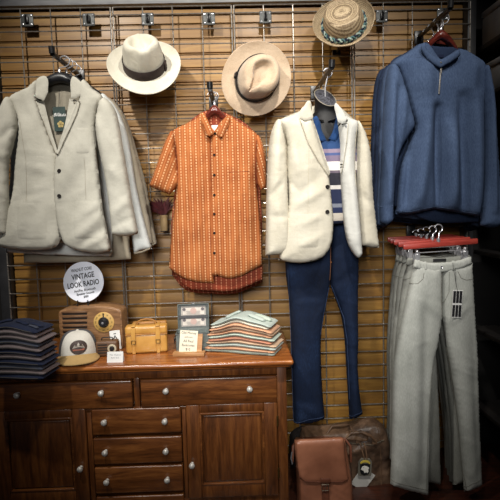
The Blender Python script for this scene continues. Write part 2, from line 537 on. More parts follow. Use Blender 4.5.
def coat_hanger(Y, apex, left, right, bodym, hook_top, label, group, thick=.012, drop=0.012):
    """apex, left, right: photo points of the wooden bow on plane Y; hook_top: photo point of the hook's crown"""
    a, l, r_ = P(*apex, Y), P(*left, Y), P(*right, Y); h = P(*hook_top, Y)
    root = thing('coat_hanger', label, 'hanger', a, group)
    def bow(t):        # half bow from apex to end
        return t
    pts = []
    for e, sgn in ((l, -1), (r_, 1)):
        pass
    mb = MB(); n = 10; top = []; 
    for i in range(-n, n + 1):
        t = abs(i) / n; e = l if i < 0 else r_
        x = a.x + (e.x - a.x) * t; zc = a.z + (e.z - a.z) * (t ** 1.35); top.append((x, zc, t))
    V = []; Fc = []
    for x, zc, t in top:
        hw = thick * (1 + .5 * t); hh = .022 * (1 - .2 * t)
        for k in range(10):
            an = 2 * math.pi * k / 10; V.append((x, Y + hw * math.cos(an) + .03 * t * t, zc - hh + hh * math.sin(an)))
    m_ = len(top)
    for i in range(m_ - 1):
        for k in range(10): Fc.append((i * 10 + k, i * 10 + (k + 1) % 10, (i + 1) * 10 + (k + 1) % 10, (i + 1) * 10 + k))
    Fc += [tuple(range(10)), tuple((m_ - 1) * 10 + k for k in range(10))]
    mb.add(V, Fc).build('hanger_bow', bodym, root)
    R_ = max(.014, (h.z - a.z) * .34); cx = h.x; cz = h.z - R_
    hk = [Vector((a.x, Y, a.z - .012)), Vector((a.x, Y, a.z + .006)), Vector((a.x, Y, cz - R_ * 1.15))]
    for k in range(0, 11):
        an = R(-80 + 24 * k); hk.append(Vector((cx + R_ * math.cos(an), Y, cz + R_ * math.sin(an))))
    MB().tube(hk, .0022, 8).build('hook', CHROME, root)
    MB(Matrix.Translation((a.x, Y, a.z - .004))).lathe([(0, 0), (.006, 0), (.006, .012), (.003, .016), (0, .016)], 12).build('ferrule', CHROME, root)
    return root

# ================================================================== blazers on the left arm
STONE = fabric('stone cotton twill', c(182, 179, 167), c(162, 159, 147))
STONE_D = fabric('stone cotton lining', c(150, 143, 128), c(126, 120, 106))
SEAMC = mat('stone seam shadow', c(140, 132, 117), None, .9)
CREAMW = fabric('pale blue-white twill', c(206, 208, 204), c(184, 188, 186))
TANC = fabric('tan twill', c(158, 148, 130), c(134, 125, 108))
BTN = mat('dark horn button', c(30, 24, 21), c(14, 11, 10), .7, 120, spec=.2)
GREENTAG = mat('dark green card', c(34, 56, 52), c(26, 46, 43), .6, 30)
GOLD = mat('gold print', c(186, 164, 104), c(150, 130, 80), .5)

pA, tipA = faceout(80, 76, .36, 'black display arm holding the row of stone blazers')
YJ = -.34
root = thing('blazer', 'stone two-button blazer with dark green hang tag, frontmost of the left group', 'blazer', P(58, 150, YJ))
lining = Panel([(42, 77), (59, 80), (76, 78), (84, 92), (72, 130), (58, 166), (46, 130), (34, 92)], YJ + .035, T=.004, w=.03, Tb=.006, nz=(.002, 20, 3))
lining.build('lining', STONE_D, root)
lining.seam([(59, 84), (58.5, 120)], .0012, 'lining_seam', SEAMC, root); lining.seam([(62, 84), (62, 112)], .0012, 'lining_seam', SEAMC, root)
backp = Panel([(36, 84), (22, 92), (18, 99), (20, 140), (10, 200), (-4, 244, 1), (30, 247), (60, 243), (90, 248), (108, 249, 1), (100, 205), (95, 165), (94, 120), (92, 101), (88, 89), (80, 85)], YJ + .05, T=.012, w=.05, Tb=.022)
backp.build('back', STONE_D, root)  # darker lining colour stands in for shade in the sleeve gaps
jl = Panel([(37, 81), (28, 87), (8.5, 98), (13, 106), (18, 118), (19.5, 132), (16, 156), (11, 200), (-5, 246, 1), (18, 249.5), (44, 249.5), (56, 246.5), (61.5, 238, 1), (60, 200), (57, 156, 1), (46, 128), (38, 100)],
           YJ, T=.032, w=.1, nz=(.0022, 16, 5), folds=[(10, 238, 40, 215, 8, 0.0062), (20, 225, 50, 180, 7, 0.0062), (20, 120, 40, 165, 9, 0.0093), (24, 100, 30, 122, 5, -0.0062), (34, 240, 52, 205, 6, 0.0047), (25, 165, 52, 172, 5, 0.0047), (18, 200, 46, 192, 4, -0.0039)])
jl.build('front_panel', STONE, root)
jr = Panel([(82, 80), (92, 88), (103, 98), (98, 110), (95.5, 124), (96, 142), (98, 166), (102, 200), (108, 235), (111.5, 251, 1), (96, 252.5), (78, 250.5), (67, 246), (61.5, 238), (57, 222), (54.5, 200), (54, 172), (56, 156, 1), (69, 126), (79, 100)],
           YJ - .006, T=.034, w=.1, nz=(.0022, 16, 8), folds=[(78, 238, 106, 212, 5, 0.0093), (84, 244, 106, 226, 4, -0.0078), (88, 246, 107, 236, 3, 0.0062), (74, 225, 104, 196, 6, 0.0062), (62, 190, 84, 140, 8, 0.0093), (66, 205, 92, 160, 7, -0.0062), (88, 108, 80, 128, 5, 0.0062), (100, 205, 88, 214, 3, 0.0047)])
jr.build('front_panel', STONE, root)
sl = Panel([(9, 97), (2, 104), (-6, 130), (-12, 180), (-14, 234, 1), (0, 236), (9.5, 234, 1), (9.5, 200), (9.5, 165), (14, 145), (17.5, 128), (17, 114)],
           YJ - .012, T=.04, w=.06, Tb=.03, nz=(.003, 20, 4), folds=[(4, 140, 14, 128, 3, -0.0093), (-4, 150, 10, 160, 4, 0.0078), (-6, 185, 8, 196, 4, 0.0062)])
sl.build('sleeve', STONE, root)
sr = Panel([(102, 98), (110, 102), (117, 114), (122, 140), (128, 175), (134, 210), (138.5, 234, 1), (125, 236), (112, 235, 1), (109, 205), (104.5, 175), (99.5, 152), (96, 132), (96.5, 116)],
           YJ - .012, T=.042, w=.06, Tb=.03, nz=(.003, 18, 9), folds=[(100, 120, 108, 160, 4, 0.0109), (112, 215, 130, 200, 4, 0.0078), (114, 228, 132, 218, 4, -0.0062), (108, 165, 124, 180, 5, 0.0062)])
sr.build('sleeve', STONE, root)
for (pn, pts) in ((jl, [(37, 79), (35.5, 92), (34, 97, 1), (44, 100.5, 1), (48, 92, 1), (46.5, 77)]), (jr, [(72, 77), (71, 98, 1), (75, 98.5, 1), (81.5, 95, 1), (82.5, 87), (80, 81)])):
    Panel([(p[0], p[1]) + tuple(p[2:]) for p in pts], YJ - .028, T=.004, w=.02, Tb=.008, nz=(.0008, 30, 2), step=.006).build('collar', STONE, root)
ll = Panel([(34.5, 99.5, 1), (44.5, 101.5, 1), (51, 128), (58.5, 153, 1), (56, 156, 1), (47, 134), (40, 114)], base=jl, T=.004, w=.01, lift=.006, nz=(.0006, 40, 3), step=.006)
ll.build('lapel', STONE, root)
lr = Panel([(70, 99, 1), (74.5, 99.5, 1), (80.5, 101.5, 1), (77, 114), (66, 138), (57.5, 156, 1), (58, 150), (65, 126)], base=jr, T=.004, w=.01, lift=.006, nz=(.0006, 40, 6), step=.006)
lr.build('lapel', STONE, root)
ll.seam([(34.8, 99.8), (40, 114), (47, 134), (55.6, 155)], .0011, 'lapel_edge', SEAMC, root); lr.seam([(70.5, 99.6), (80, 101.6), (76.6, 114), (66, 137), (58, 154.5)], .0011, 'lapel_edge', SEAMC, root)  # edge stitching darkened to stand in for the lapel's thin shadow
lr.button(74.5, 102.5, .004, SEAMC, root)
for py in (171, 196): jr.button(59.3, py, .0085, BTN, root, THREAD)
pk = Panel(rr(76, 128, 89, 153), base=jr, T=.0015, w=.006, lift=.0006, nz=None, step=.008)
pk.build('chest_pocket', STONE, root)
for pn, pts in ((jr, rr(74, 201, 100, 238)), (jl, rr(18, 203, 46, 239))):
    Panel(pts, base=pn, T=.0015, w=.008, lift=.0006, nz=None, step=.009).build('patch_pocket', STONE, root)
jl.seam([(20, 122), (26, 160), (26, 202)], .0008, 'dart_seam', SEAMC, root, 0); jr.seam([(84, 158), (86, 200)], .0008, 'dart_seam', SEAMC, root, 0)
jr.seam([(97, 100), (96, 122), (98, 145)], .001, 'armhole_seam', SEAMC, root, 0); jl.seam([(10, 101), (17, 118), (16, 134)], .001, 'armhole_seam', SEAMC, root, 0)
# hang tag
q = lining.at(59.8, 119, .012); mp = mpp(q)
tg = thing('hang_tag', 'dark green hang tag with gold crest in the open neck of the stone blazer', 'tag', q)
Tq = Matrix.Translation(q) @ Matrix.Rotation(R(-2), 4, 'Y')
MB(Tq).box(-6.2 * mp, 6.2 * mp, 0, .0012, -12 * mp, 12 * mp, .0004, 1).build('card', GREENTAG, tg)
text('Bills', 4.6 * mp, Tq @ Matrix.Translation((-2.4 * mp, -.0008, 4.2 * mp)) @ FACE, WHITEP, 'lettering', tg, shear=.4)
text('Khakis', 4.0 * mp, Tq @ Matrix.Translation((2.6 * mp, -.0008, 3.6 * mp)) @ FACE, WHITEP, 'lettering', tg, shear=.4, xs=.7)
cr = MB(Tq)
for k in range(5):
    a = R(90 + 72 * k); cr.lathe([(0, 0), (1.5 * mp, 0), (1.5 * mp, .0006), (0, .0006)], 10, Matrix.Translation((1.9 * mp * math.cos(a) + .4 * mp, -.0004, 1.9 * mp * math.sin(a) - 5.2 * mp)) @ FACE)
cr.build('crest', GOLD, tg)
MB(Tq).tube([(0, -.001, 11.5 * mp), (1.0 * mp, .003, 17 * mp), (1.5 * mp, .006, 27 * mp)], .0007, 6).build('string', BLACKP, tg)

coat_hanger(YJ + .004, (59.5, 72), (30, 86), (91, 86), BLACKP, (64, 56), 'black contoured hanger inside the frontmost stone blazer', 'black hangers of the blazers', .02)

# blazers hanging behind the first
def blazer_behind(Y, m, md, label, body, sleeve, seed, hook):
    hl = ' '.join(label.split()[:7])
    r = thing('blazer', label, 'blazer', P(70, 150, Y), 'blazers hanging behind the first')
    b = Panel(body, Y, T=.014, w=.05, Tb=.012, nz=(.0025, 18, seed)); b.build('body', m, r)
    s = Panel(sleeve, Y - .004, T=.026, w=.05, Tb=.014, nz=(.003, 20, seed + 1), folds=[(sleeve[1][0], sleeve[1][1] + 10, sleeve[4][0], sleeve[4][1] - 10, 5, .006)])
    s.build('sleeve', m, r)
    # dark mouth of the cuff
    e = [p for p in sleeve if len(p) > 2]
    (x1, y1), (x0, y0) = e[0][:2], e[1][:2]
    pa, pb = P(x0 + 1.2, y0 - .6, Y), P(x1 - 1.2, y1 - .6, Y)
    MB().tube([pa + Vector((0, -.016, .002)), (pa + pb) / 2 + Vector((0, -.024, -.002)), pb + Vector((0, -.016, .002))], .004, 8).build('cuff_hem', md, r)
    coat_hanger(Y, (hook[0] - 1, hook[1] + 15), (hook[0] - 28, hook[1] + 32), (hook[0] + 30, hook[1] + 32), BLACKP, hook, 'black hanger inside the ' + hl, 'black hangers of the blazers', .008)

blazer_behind(-.232, CREAMW, TANC, 'pale bluish-white blazer second in the left group, with turned-up cuff',
    [(45, 82), (75, 82), (98, 94), (110, 110), (112, 200), (112.5, 256, 1), (60, 255), (6, 252.5, 1), (10, 180), (16, 100)],
    [(101, 94), (111, 101), (120, 114), (129, 142), (136, 185), (144, 220), (152, 249, 1), (143, 250), (134, 254, 1), (130, 225), (122, 180), (112, 140), (104, 112)], 31, (67.5, 58))
blazer_behind(-.178, TANC, STONE_D, 'darker stone blazer third in the left group, longest hem',
    [(48, 84), (78, 84), (104, 98), (112, 112), (124, 180), (131, 259, 1), (80, 262), (24, 263, 1), (20, 180), (20, 104)],
    [(106, 98), (118, 106), (127, 124), (135, 150), (142, 180), (148, 210), (153, 243, 1), (147, 246), (140, 247, 1), (136, 220), (130, 180), (120, 140), (110, 112)], 41, (72, 61))
blazer_behind(-.122, TANC, STONE_D, 'tan blazer at the back of the left group against the grid',
    [(50, 86), (80, 86), (108, 100), (114, 116), (122, 180), (124, 250, 1), (80, 252), (30, 252, 1), (30, 180), (28, 106)],
    [(109, 100), (121, 109), (130, 128), (138, 154), (146, 184), (152, 215), (157, 244, 1), (151, 247), (145, 248, 1), (140, 220), (134, 180), (124, 142), (114, 116)], 51, (76, 65))

# ================================================================== orange shirts
def shirt_mat(name, base, dark, dot, line):
    m, nt, b = newmat(name)
    uv = nt.nodes.new('ShaderNodeUVMap'); sp = nt.nodes.new('ShaderNodeSeparateXYZ'); nt.links.new(uv.outputs[0], sp.inputs[0])
    u = math_(nt, 'DIVIDE', sp.outputs[0], .0228); v = math_(nt, 'DIVIDE', sp.outputs[1], .0125)
    fu = math_(nt, 'FRACT', math_(nt, 'ADD', u, 200.3)); fv = math_(nt, 'FRACT', math_(nt, 'ADD', v, 200))
    dist = math_(nt, 'ABSOLUTE', math_(nt, 'SUBTRACT', fu, .5))
    indot = math_(nt, 'MULTIPLY', math_(nt, 'LESS_THAN', dist, .11), math_(nt, 'LESS_THAN', fv, .56))
    inline = math_(nt, 'GREATER_THAN', dist, .43)
    inl2 = math_(nt, 'LESS_THAN', math_(nt, 'ABSOLUTE', math_(nt, 'SUBTRACT', dist, .27)), .045)
    n = noise_(nt, coords(nt), 14, 3); n2 = noise_(nt, coords(nt), 500, 2)
    col = ramp(nt, n, [(.3, dark), (.7, base)])
    col = mixc(nt, math_(nt, 'MULTIPLY', inline, .6), col, line); col = mixc(nt, math_(nt, 'MULTIPLY', inl2, .3), col, dark)
    col = mixc(nt, math_(nt, 'MULTIPLY', indot, .7), col, dot)
    nt.links.new(col, b.inputs['Base Color']); b.inputs['Roughness'].default_value = .85; b.inputs['Specular IOR Level'].default_value = .2
    bump(nt, b, n2, .2, .001); return m

ORANGE = shirt_mat('orange dobby stripe cotton', c(168, 100, 54), c(136, 72, 36), c(220, 178, 132), c(178, 112, 66))
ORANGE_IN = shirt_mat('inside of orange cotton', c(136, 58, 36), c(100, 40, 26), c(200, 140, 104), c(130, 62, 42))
OREDGE = mat('dark rust seam', c(128, 54, 28), None, .9)
pB, tipB = faceout(213.5, 103, .30, 'black display arm holding the orange shirts')
YS = -.26
def orange_shirt(Y, label, group, hang, front=True):
    r = thing('short_sleeve_shirt', label, 'shirt', P(215, 200, Y), group)
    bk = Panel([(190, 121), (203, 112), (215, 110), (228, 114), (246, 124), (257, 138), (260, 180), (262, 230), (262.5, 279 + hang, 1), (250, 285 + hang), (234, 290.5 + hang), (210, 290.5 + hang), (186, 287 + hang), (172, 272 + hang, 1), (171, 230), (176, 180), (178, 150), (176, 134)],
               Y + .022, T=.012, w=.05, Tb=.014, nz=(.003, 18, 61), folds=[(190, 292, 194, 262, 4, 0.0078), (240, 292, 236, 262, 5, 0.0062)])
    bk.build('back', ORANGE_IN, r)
    fl = Panel([(203.5, 113), (195, 119), (179, 127), (172, 132), (175.5, 152), (177, 170), (176, 190), (172, 225), (169.5, 255), (169, 268, 1), (176, 274), (186, 279.5), (200, 282.5), (214.5, 283, 1), (213, 230), (212, 180), (211, 140), (210, 128)],
               Y, T=.03, w=.09, nz=(.003, 18, 62), folds=[(186, 150, 180, 250, 7, 0.0093), (198, 145, 200, 270, 6, 0.0078), (192, 160, 190, 270, 4, -0.0062), (177, 190, 172, 262, 4, -0.0078), (206, 160, 207, 270, 4, -0.0062)])
    fl.build('front_panel', ORANGE, r)
    fr = Panel([(228, 115.5), (238, 121), (250, 129), (258, 136), (256.5, 155), (257, 185), (260, 215), (262, 245), (262.5, 265, 1), (252, 270.5), (241, 276), (229, 278.5), (218, 276, 1), (210.5, 275, 1), (210, 230), (210.5, 180), (211, 140), (215, 130)],
               Y - .006, T=.03, w=.09, nz=(.003, 18, 63), folds=[(232, 150, 234, 270, 6, 0.0093), (246, 150, 250, 260, 6, 0.0093), (240, 150, 242, 265, 4, -0.0078), (254, 170, 256, 255, 4, -0.0093), (226, 140, 226, 265, 3, -0.0047)])
    fr.build('front_panel', ORANGE, r)
    s1 = Panel([(173, 131), (166, 139), (160, 155), (154, 172), (149, 186, 1), (158, 190), (169.5, 194.5, 1), (175, 189), (179.5, 183, 1), (178, 170), (175.5, 150)],
               Y - .012, T=.034, w=.055, Tb=.026, nz=(.003, 20, 64), folds=[(170, 145, 160, 182, 5, 0.0078), (176, 168, 166, 188, 4, -0.0047)])
    s1.build('sleeve', ORANGE, r, -22)
    s2 = Panel([(257, 135), (262, 141), (265.5, 156), (266.5, 172), (266.5, 187, 1), (261, 190.5, 1), (257, 183, 1), (256, 165), (256, 148)],
               Y - .012, T=.028, w=.05, Tb=.026, nz=(.003, 20, 65), folds=[(259, 150, 263, 180, 3, 0.0078)])
    s2.build('sleeve', ORANGE, r, 14)
    if not front: return r
    Panel([(206, 116), (215, 112), (226, 116), (222, 124), (215, 127), (209, 124)], Y + .012, T=.003, w=.02, Tb=.003, nz=None, step=.006).build('back_yoke', ORANGE_IN, r)
    MB().box(P(211.5, 127, Y).x, P(221, 127, Y).x, Y + .003, Y + .005, P(215, 131, Y).z, P(215, 125, Y).z, .0008, 1).build('neck_label', WHITEP, r)
    pl = Panel([(210.8, 130, 1), (218.5, 131, 1), (218.2, 200), (218.2, 276, 1), (210.8, 275, 1), (210.3, 200)], base=fr, T=.0018, w=.006, lift=.0015, nz=None, step=.007)
    pl.build('placket', ORANGE, r)
    pl.seam([(210.6, 136), (210.2, 200), (210.8, 274)], .0011, 'placket_seam', OREDGE, r, -.0005)
    for pts in ([(203, 112.5), (200.5, 118), (204, 128), (207.5, 137.5, 1), (212, 135), (215, 131.5, 1), (210, 125), (206.5, 117)], [(228, 114.5), (229.5, 122), (225, 132), (221.5, 139, 1), (218, 136), (215, 131.5, 1), (221, 126), (226, 119)]):
        Panel(pts, Y - .042, T=.005, w=.016, Tb=.014, nz=(.0008, 30, 2), step=.006).build('collar', ORANGE, r, 24 if pts[0][0] < 215 else -24)
    pp = Panel(rr(229.5, 172, 249, 195), base=fr, T=.0012, w=.006, lift=.0006, nz=None, step=.008)
    pp.build('chest_pocket', ORANGE, r)
    pp.seam([(229, 172.3), (249, 171.3)], .0009, 'pocket_seam', OREDGE, r)
    fr.seam([(256.5, 140), (255.5, 160), (256.5, 184)], .001, 'armhole_seam', OREDGE, r, 0); fl.seam([(173, 134), (176.5, 155), (178, 182)], .001, 'armhole_seam', OREDGE, r, 0)
    pl.button(215.2, 133.5, .0058, BTN, r, THREAD)
    for py in (155, 175, 195, 214, 233, 253): pl.button(214.3, py, .0058, BTN, r, THREAD)
    return r

orange_shirt(YS, 'orange short-sleeved shirt with white dotted stripes hanging in front, all buttons visible', None, 0)
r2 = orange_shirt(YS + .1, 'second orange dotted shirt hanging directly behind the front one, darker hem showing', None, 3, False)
coat_hanger(YS + .004, (214.5, 104.5), (199, 124), (231, 124), REDWOOD, (214, 92), 'dark mahogany hanger holding the front orange shirt', 'mahogany shirt hangers', .02)
coat_hanger(YS + .1, (214.5, 106), (196, 124), (234, 124), REDWOOD, (211.5, 92), 'dark mahogany hanger holding the second orange shirt behind', 'mahogany shirt hangers', .01)

# ================================================================== mannequin, polo, jeans, cream blazer
GLOSS = mat('glossy black torso', c(20, 20, 22), c(12, 12, 14), .5, 30, spec=.22)
SPECK = mat('speckled grey cap', c(92, 92, 100), c(12, 12, 15), .45, 170, detail=1)
CAPRIM = mat('pale rim', c(150, 142, 126), None, .5)
pC, tipC = faceout(315, 92, .44, 'black display arm holding the torso mannequin')
YM = -.40
man = thing('torso_mannequin', 'glossy black torso mannequin with speckled neck cap wearing the cream blazer', 'mannequin', P(325, 150, YM))
pn = P(325, 112, YM)
def ring(cx, cy, rx, ry, Y, n=28):
    p = P(cx, cy, Y); m_ = mpp(p); return p, rx * m_, ry * m_
secs = [((324.5, 98.5), 10.6, .039, -.005), ((324.8, 103), 10.7, .040, 0), ((325, 108.5), 10.7, .041, .004), ((326, 113), 12.0, .046, .008), ((326, 118), 17, .052, .010), ((326, 124), 28, .062, .012),
        ((325, 131), 38, .075, .012), ((324, 142), 42, .085, .01), ((323, 160), 41, .09, .008), ((322, 185), 36, .085, .005), ((322, 205), 32, .07, .0), ((323, 220), 28, .045, 0)]
V = []; Fc = []; n = 32
for i, ((cx, cy), rx, ry, oy) in enumerate(secs):
    p = P(cx, cy, YM + .06); m_ = mpp(p); tl = (.040, .031, .017, .006, 0)[min(i, 4)]
    for j in range(n):
        a = 2 * math.pi * j / n; sgn = abs(math.sin(a)) ** .9 * (1 if math.sin(a) > 0 else -1)
        V.append((p.x + rx * m_ * math.cos(a), p.y - .015 + oy - ry * sgn * (-1), p.z + tl * math.sin(a) * 1.0 - tl * .35 * math.cos(a)))
for i in range(len(secs) - 1):
    for j in range(n): Fc.append((i * n + j, i * n + (j + 1) % n, (i + 1) * n + (j + 1) % n, (i + 1) * n + j))
Fc += [tuple((len(secs) - 1) * n + j for j in range(n))]
MB().add(V, Fc).build('torso', GLOSS, man, 60)
top = [Vector(v) for v in V[:n]]; ctr = sum(top, Vector()) / n
MB().add(top + [ctr + Vector((0, 0, .006))] + [ctr + (t - ctr) * .96 - Vector((0, 0, .004)) for t in top], [(j, (j + 1) % n, n) for j in range(n)]).build('neck_cap', SPECK, man, 60)
MB().tube(top, .0017, 8, True).build('cap_rim', CAPRIM, man)
MB().tube([ctr, ctr + Vector((0, 0, .04)), Vector((tipC.x, ctr.y, tipC.z - .012))], .0035, 8).tube([Vector((tipC.x, ctr.y, tipC.z - .012)) + Vector((.018 * math.cos(a) - .0, 0, .018 * math.sin(a) + .014)) for a in [R(-90 + 25 * k) for k in range(11)]], .003, 8).build('hanging_hook', CHROME, man)
for sx_ in (-1, 1):
    MB().tube([P(326 + 2 * sx_, 121, YM - .012), P(326 + 7 * sx_, 119.5, YM - .012), P(326 + 14 * sx_, 117.5, YM + .0)], [.003, .006, .004], 8).build('collar_bone', GLOSS, man)

# polo
def polo_mat():
    m, nt, b = newmat('striped knit')
    uv = nt.nodes.new('ShaderNodeUVMap'); sp = nt.nodes.new('ShaderNodeSeparateXYZ'); nt.links.new(uv.outputs[0], sp.inputs[0])
    z0 = P(328, 230, YM - .02).z; z1 = P(328, 120, YM - .02).z
    f = math_(nt, 'DIVIDE', math_(nt, 'SUBTRACT', sp.outputs[1], z0), z1 - z0, True)
    pos = lambda y: (P(328, y, YM - .02).z - z0) / (z1 - z0)
    st = [(0, c(28, 36, 66)), (pos(222), c(28, 36, 66)), (pos(221), c(206, 196, 182)), (pos(213.5), c(30, 40, 76)), (pos(208), c(124, 128, 140)), (pos(204), c(24, 34, 66)), (pos(190), c(208, 202, 196)), (pos(186), c(36, 34, 44)),
          (pos(174), c(104, 92, 104)), (pos(171.5), c(226, 222, 216)), (pos(163), c(118, 104, 126)), (pos(157), c(70, 84, 130)), (pos(154), c(136, 120, 138)), (pos(150.5), c(26, 60, 106))]
    col = ramp(nt, f, st, 'CONSTANT'); n2 = noise_(nt, coords(nt), 420, 2)
    col = mixc(nt, math_(nt, 'MULTIPLY', n2, .25), col, c(20, 24, 40)); nt.links.new(col, b.inputs['Base Color'])
    b.inputs['Roughness'].default_value = .9; bump(nt, b, n2, .3, .001); return m
POLO = polo_mat()
BLUEK = fabric('royal blue knit', c(28, 64, 112), c(20, 48, 88))
po = thing('polo_sweater', 'blue striped knit polo worn on the mannequin under the cream blazer', 'sweater', P(328, 200, YM))
pb = Panel([(312, 121), (318.5, 120), (322, 132), (327, 141, 1), (333, 130), (337, 118), (347, 118), (358, 150), (356, 190), (355, 222, 1), (328, 225), (296, 222, 1), (294, 180), (296, 140)], YM - .02, T=.05, w=.13, Tb=.02, nz=(.0015, 20, 71), step=.008)
pb.build('knit_body', POLO, po)
for pts in ([(315.5, 116), (312, 122), (317, 136), (320, 143, 1), (324, 141), (326, 140, 1), (321.5, 130), (318.5, 119)], [(337, 114), (341, 120), (339, 134), (335, 141, 1), (331, 140), (327.5, 141, 1), (332.5, 131), (335.5, 119)]):
    Panel(pts, base=pb, T=.005, w=.012, lift=.004, nz=None, step=.006).build('collar', BLUEK, po)

# jeans
def denim_mat(name, a, b_, fade):
    m, nt, b = newmat(name)
    n = noise_(nt, coords(nt), 5, 4); n2 = noise_(nt, coords(nt, 'Object', (1, 1, .25)), 330, 2)
    col = ramp(nt, math_(nt, 'ADD', math_(nt, 'MULTIPLY', n, .65), math_(nt, 'MULTIPLY', n2, .35)), [(.34, a), (.55, b_), (.72, fade)])
    nt.links.new(col, b.inputs['Base Color']); b.inputs['Roughness'].default_value = .85; b.inputs['Specular IOR Level'].default_value = .2
    bump(nt, b, n2, .25, .001); return m
DENIM = denim_mat('dark indigo denim', c(12, 19, 34), c(19, 31, 54), c(34, 52, 82))
STITCHB = mat('faded denim seam', c(52, 70, 104), c(36, 50, 80), .9)
COPPER = mat('copper stitch', c(150, 96, 54), None, .8)
YD = YM + .05
je = thing('jeans', 'dark indigo blue jeans hanging below the cream blazer on the mannequin', 'jeans', P(322, 340, YD))
jl_ = Panel([(288, 212, 1), (306, 213), (331, 214, 1), (331.5, 250), (331, 272), (329.5, 286), (325, 310), (321.5, 332), (320.8, 352), (322, 385), (324.5, 417, 1), (310, 421.5), (293.5, 422, 1), (292.3, 380), (291, 340), (289.5, 305), (286, 275), (285, 245)],
            YD, T=.055, w=.075, Tb=.05, nz=(.003, 14, 81), folds=[(298, 290, 303, 390, 8, 0.0093), (312, 290, 318, 276, 5, -0.0078), (318, 285, 300, 262, 4, 0.0078), (294, 400, 316, 408, 4, 0.0047)])
jl_.build('trouser_leg', DENIM, je)
jr_ = Panel([(331, 214, 1), (346, 213), (357, 212, 1), (358.5, 262), (357.8, 300), (358, 340), (357.6, 365), (359, 388), (362.3, 412, 1), (356, 416), (349.2, 418.5, 1), (347.8, 395), (346, 365), (344.3, 338), (341, 316), (336, 300), (330.5, 285), (330, 255)],
            YD + .012, T=.05, w=.07, Tb=.05, nz=(.003, 14, 83), folds=[(344, 270, 352, 340, 5, 0.0078), (334, 284, 350, 270, 4, -0.0078), (352, 360, 354, 405, 3, 0.0062)])
jr_.build('trouser_leg', DENIM, je)
jl_.seam([(287.8, 270), (290.5, 320), (292.5, 380), (293.5, 419)], .0011, 'side_seam', STITCHB, je, 0)
jr_.seam([(331.5, 286), (338, 302), (344, 318), (347.2, 340), (348.5, 365), (350, 400)], .0012, 'inseam', STITCHB, je, 0)
jl_.seam([(329, 287), (324, 312), (320.5, 335)], .0009, 'inseam', STITCHB, je, 0)
jl_.seam([(293, 420.2), (309, 419.6), (324, 415.8)], .0011, 'hem_stitch', STITCHB, je, 0); jr_.seam([(349.7, 417), (356, 414.5), (362, 410.6)], .0011, 'hem_stitch', STITCHB, je, 0)
jl_.seam([(330.4, 226), (330.6, 262), (329.8, 280)], .0009, 'fly_seam', COPPER, je, 0)
jl_.button(331, 262, .003, COPPER, je)

# cream blazer
CREAM = fabric('cream cotton drill', c(196, 190, 174), c(178, 171, 153))
CREAM_LIT = fabric('cream cotton drill with cool light painted in', c(200, 199, 192), c(184, 183, 177))  # same cream cloth, the cool light on that side put into its colour
CREAM_S = mat('cream seam', c(188, 178, 154), None, .9)
cb = thing('blazer', 'cream two-button blazer worn open on the black torso mannequin', 'blazer', P(318, 180, YM))
YB = YM - .075
bk = Panel([(303, 110), (284, 118), (274, 130), (276, 180), (280, 255, 1), (320, 250), (360, 252, 1), (362, 190), (364, 130), (350, 116), (338, 106), (322, 104)], YM + .125, T=.02, w=.06, Tb=.03)
bk.build('back', CREAM, cb)
fl = Panel([(309.5, 101), (301, 110), (284, 117.5), (278, 122), (284, 134), (287, 150), (287, 175), (288, 200), (284, 230), (278.5, 260, 1), (292, 262.5), (306, 262.5), (322, 257.5), (329, 249), (332.5, 238), (333, 215), (331, 195), (329, 176, 1), (320, 148), (312, 120)],
           YB, T=.05, w=.12, nz=(.0022, 18, 91), folds=[(290, 130, 296, 172, 5, 0.0078), (292, 150, 300, 180, 5, 0.0062), (305, 135, 312, 165, 6, 0.0062), (296, 196, 318, 178, 5, -0.0062), (294, 206, 322, 190, 4, 0.0062), (298, 225, 318, 216, 4, 0.0047), (300, 245, 320, 235, 4, 0.0047), (287, 180, 296, 190, 3, -0.0062)])
fl.build('front_panel', CREAM, cb)
fr = Panel([(335.5, 104), (343, 112), (350, 118), (358, 122), (356, 140), (355, 165), (357, 190), (360, 220), (362.5, 254, 1), (358, 258), (352, 252), (347, 241), (344, 225), (341.5, 195), (340, 172), (340, 145), (337, 118)],
           YB + .005, T=.042, w=.08, nz=(.002, 18, 93), folds=[(348, 130, 346, 170, 4, 0.0062), (350, 180, 356, 240, 4, 0.0078), (344, 180, 350, 235, 4, -0.0047)])
fr.build('front_panel', CREAM_LIT, cb)
s1 = Panel([(280, 119), (273, 127), (269, 145), (266.8, 180), (266, 220), (265.3, 255.5, 1), (278, 254.5), (292, 252.5, 1), (290.5, 225), (288.5, 195), (287.5, 165), (286.5, 145), (284, 130)],
           YB + .02, T=.06, w=.055, Tb=.04, nz=(.003, 18, 95), folds=[(277, 135, 274, 190, 4, 0.0078), (280, 185, 270, 196, 3, -0.0062), (276, 205, 286, 240, 5, 0.0078), (270, 216, 288, 216, 3, -0.0047)])
s1.build('sleeve', CREAM, cb)
s2 = Panel([(357, 121), (364, 130), (369, 145), (371.5, 165), (373, 195), (376, 222), (379, 247.5, 1), (370, 247.5), (361, 245, 1), (358, 215), (356, 180), (355.5, 145)],
           YB + .03, T=.045, w=.05, Tb=.04, nz=(.003, 18, 97), folds=[(363, 150, 366, 210, 4, 0.0078), (360, 195, 370, 205, 3, -0.0062)])
s2.build('sleeve', CREAM, cb)
Panel([(309.5, 100.5), (304, 106), (300.5, 110), (299.5, 118, 1), (305.5, 121, 1), (310, 120, 1), (313, 118), (311, 108)], YB - .048, T=.005, w=.02, Tb=.01, nz=(.001, 30, 2), step=.006).build('collar', CREAM, cb)
Panel([(335, 103.5), (336, 114), (338, 122, 1), (343, 124, 1), (348, 121, 1), (345, 114), (340, 107)], YB - .048, T=.005, w=.02, Tb=.01, nz=(.001, 30, 2), step=.006).build('collar', CREAM_LIT, cb)
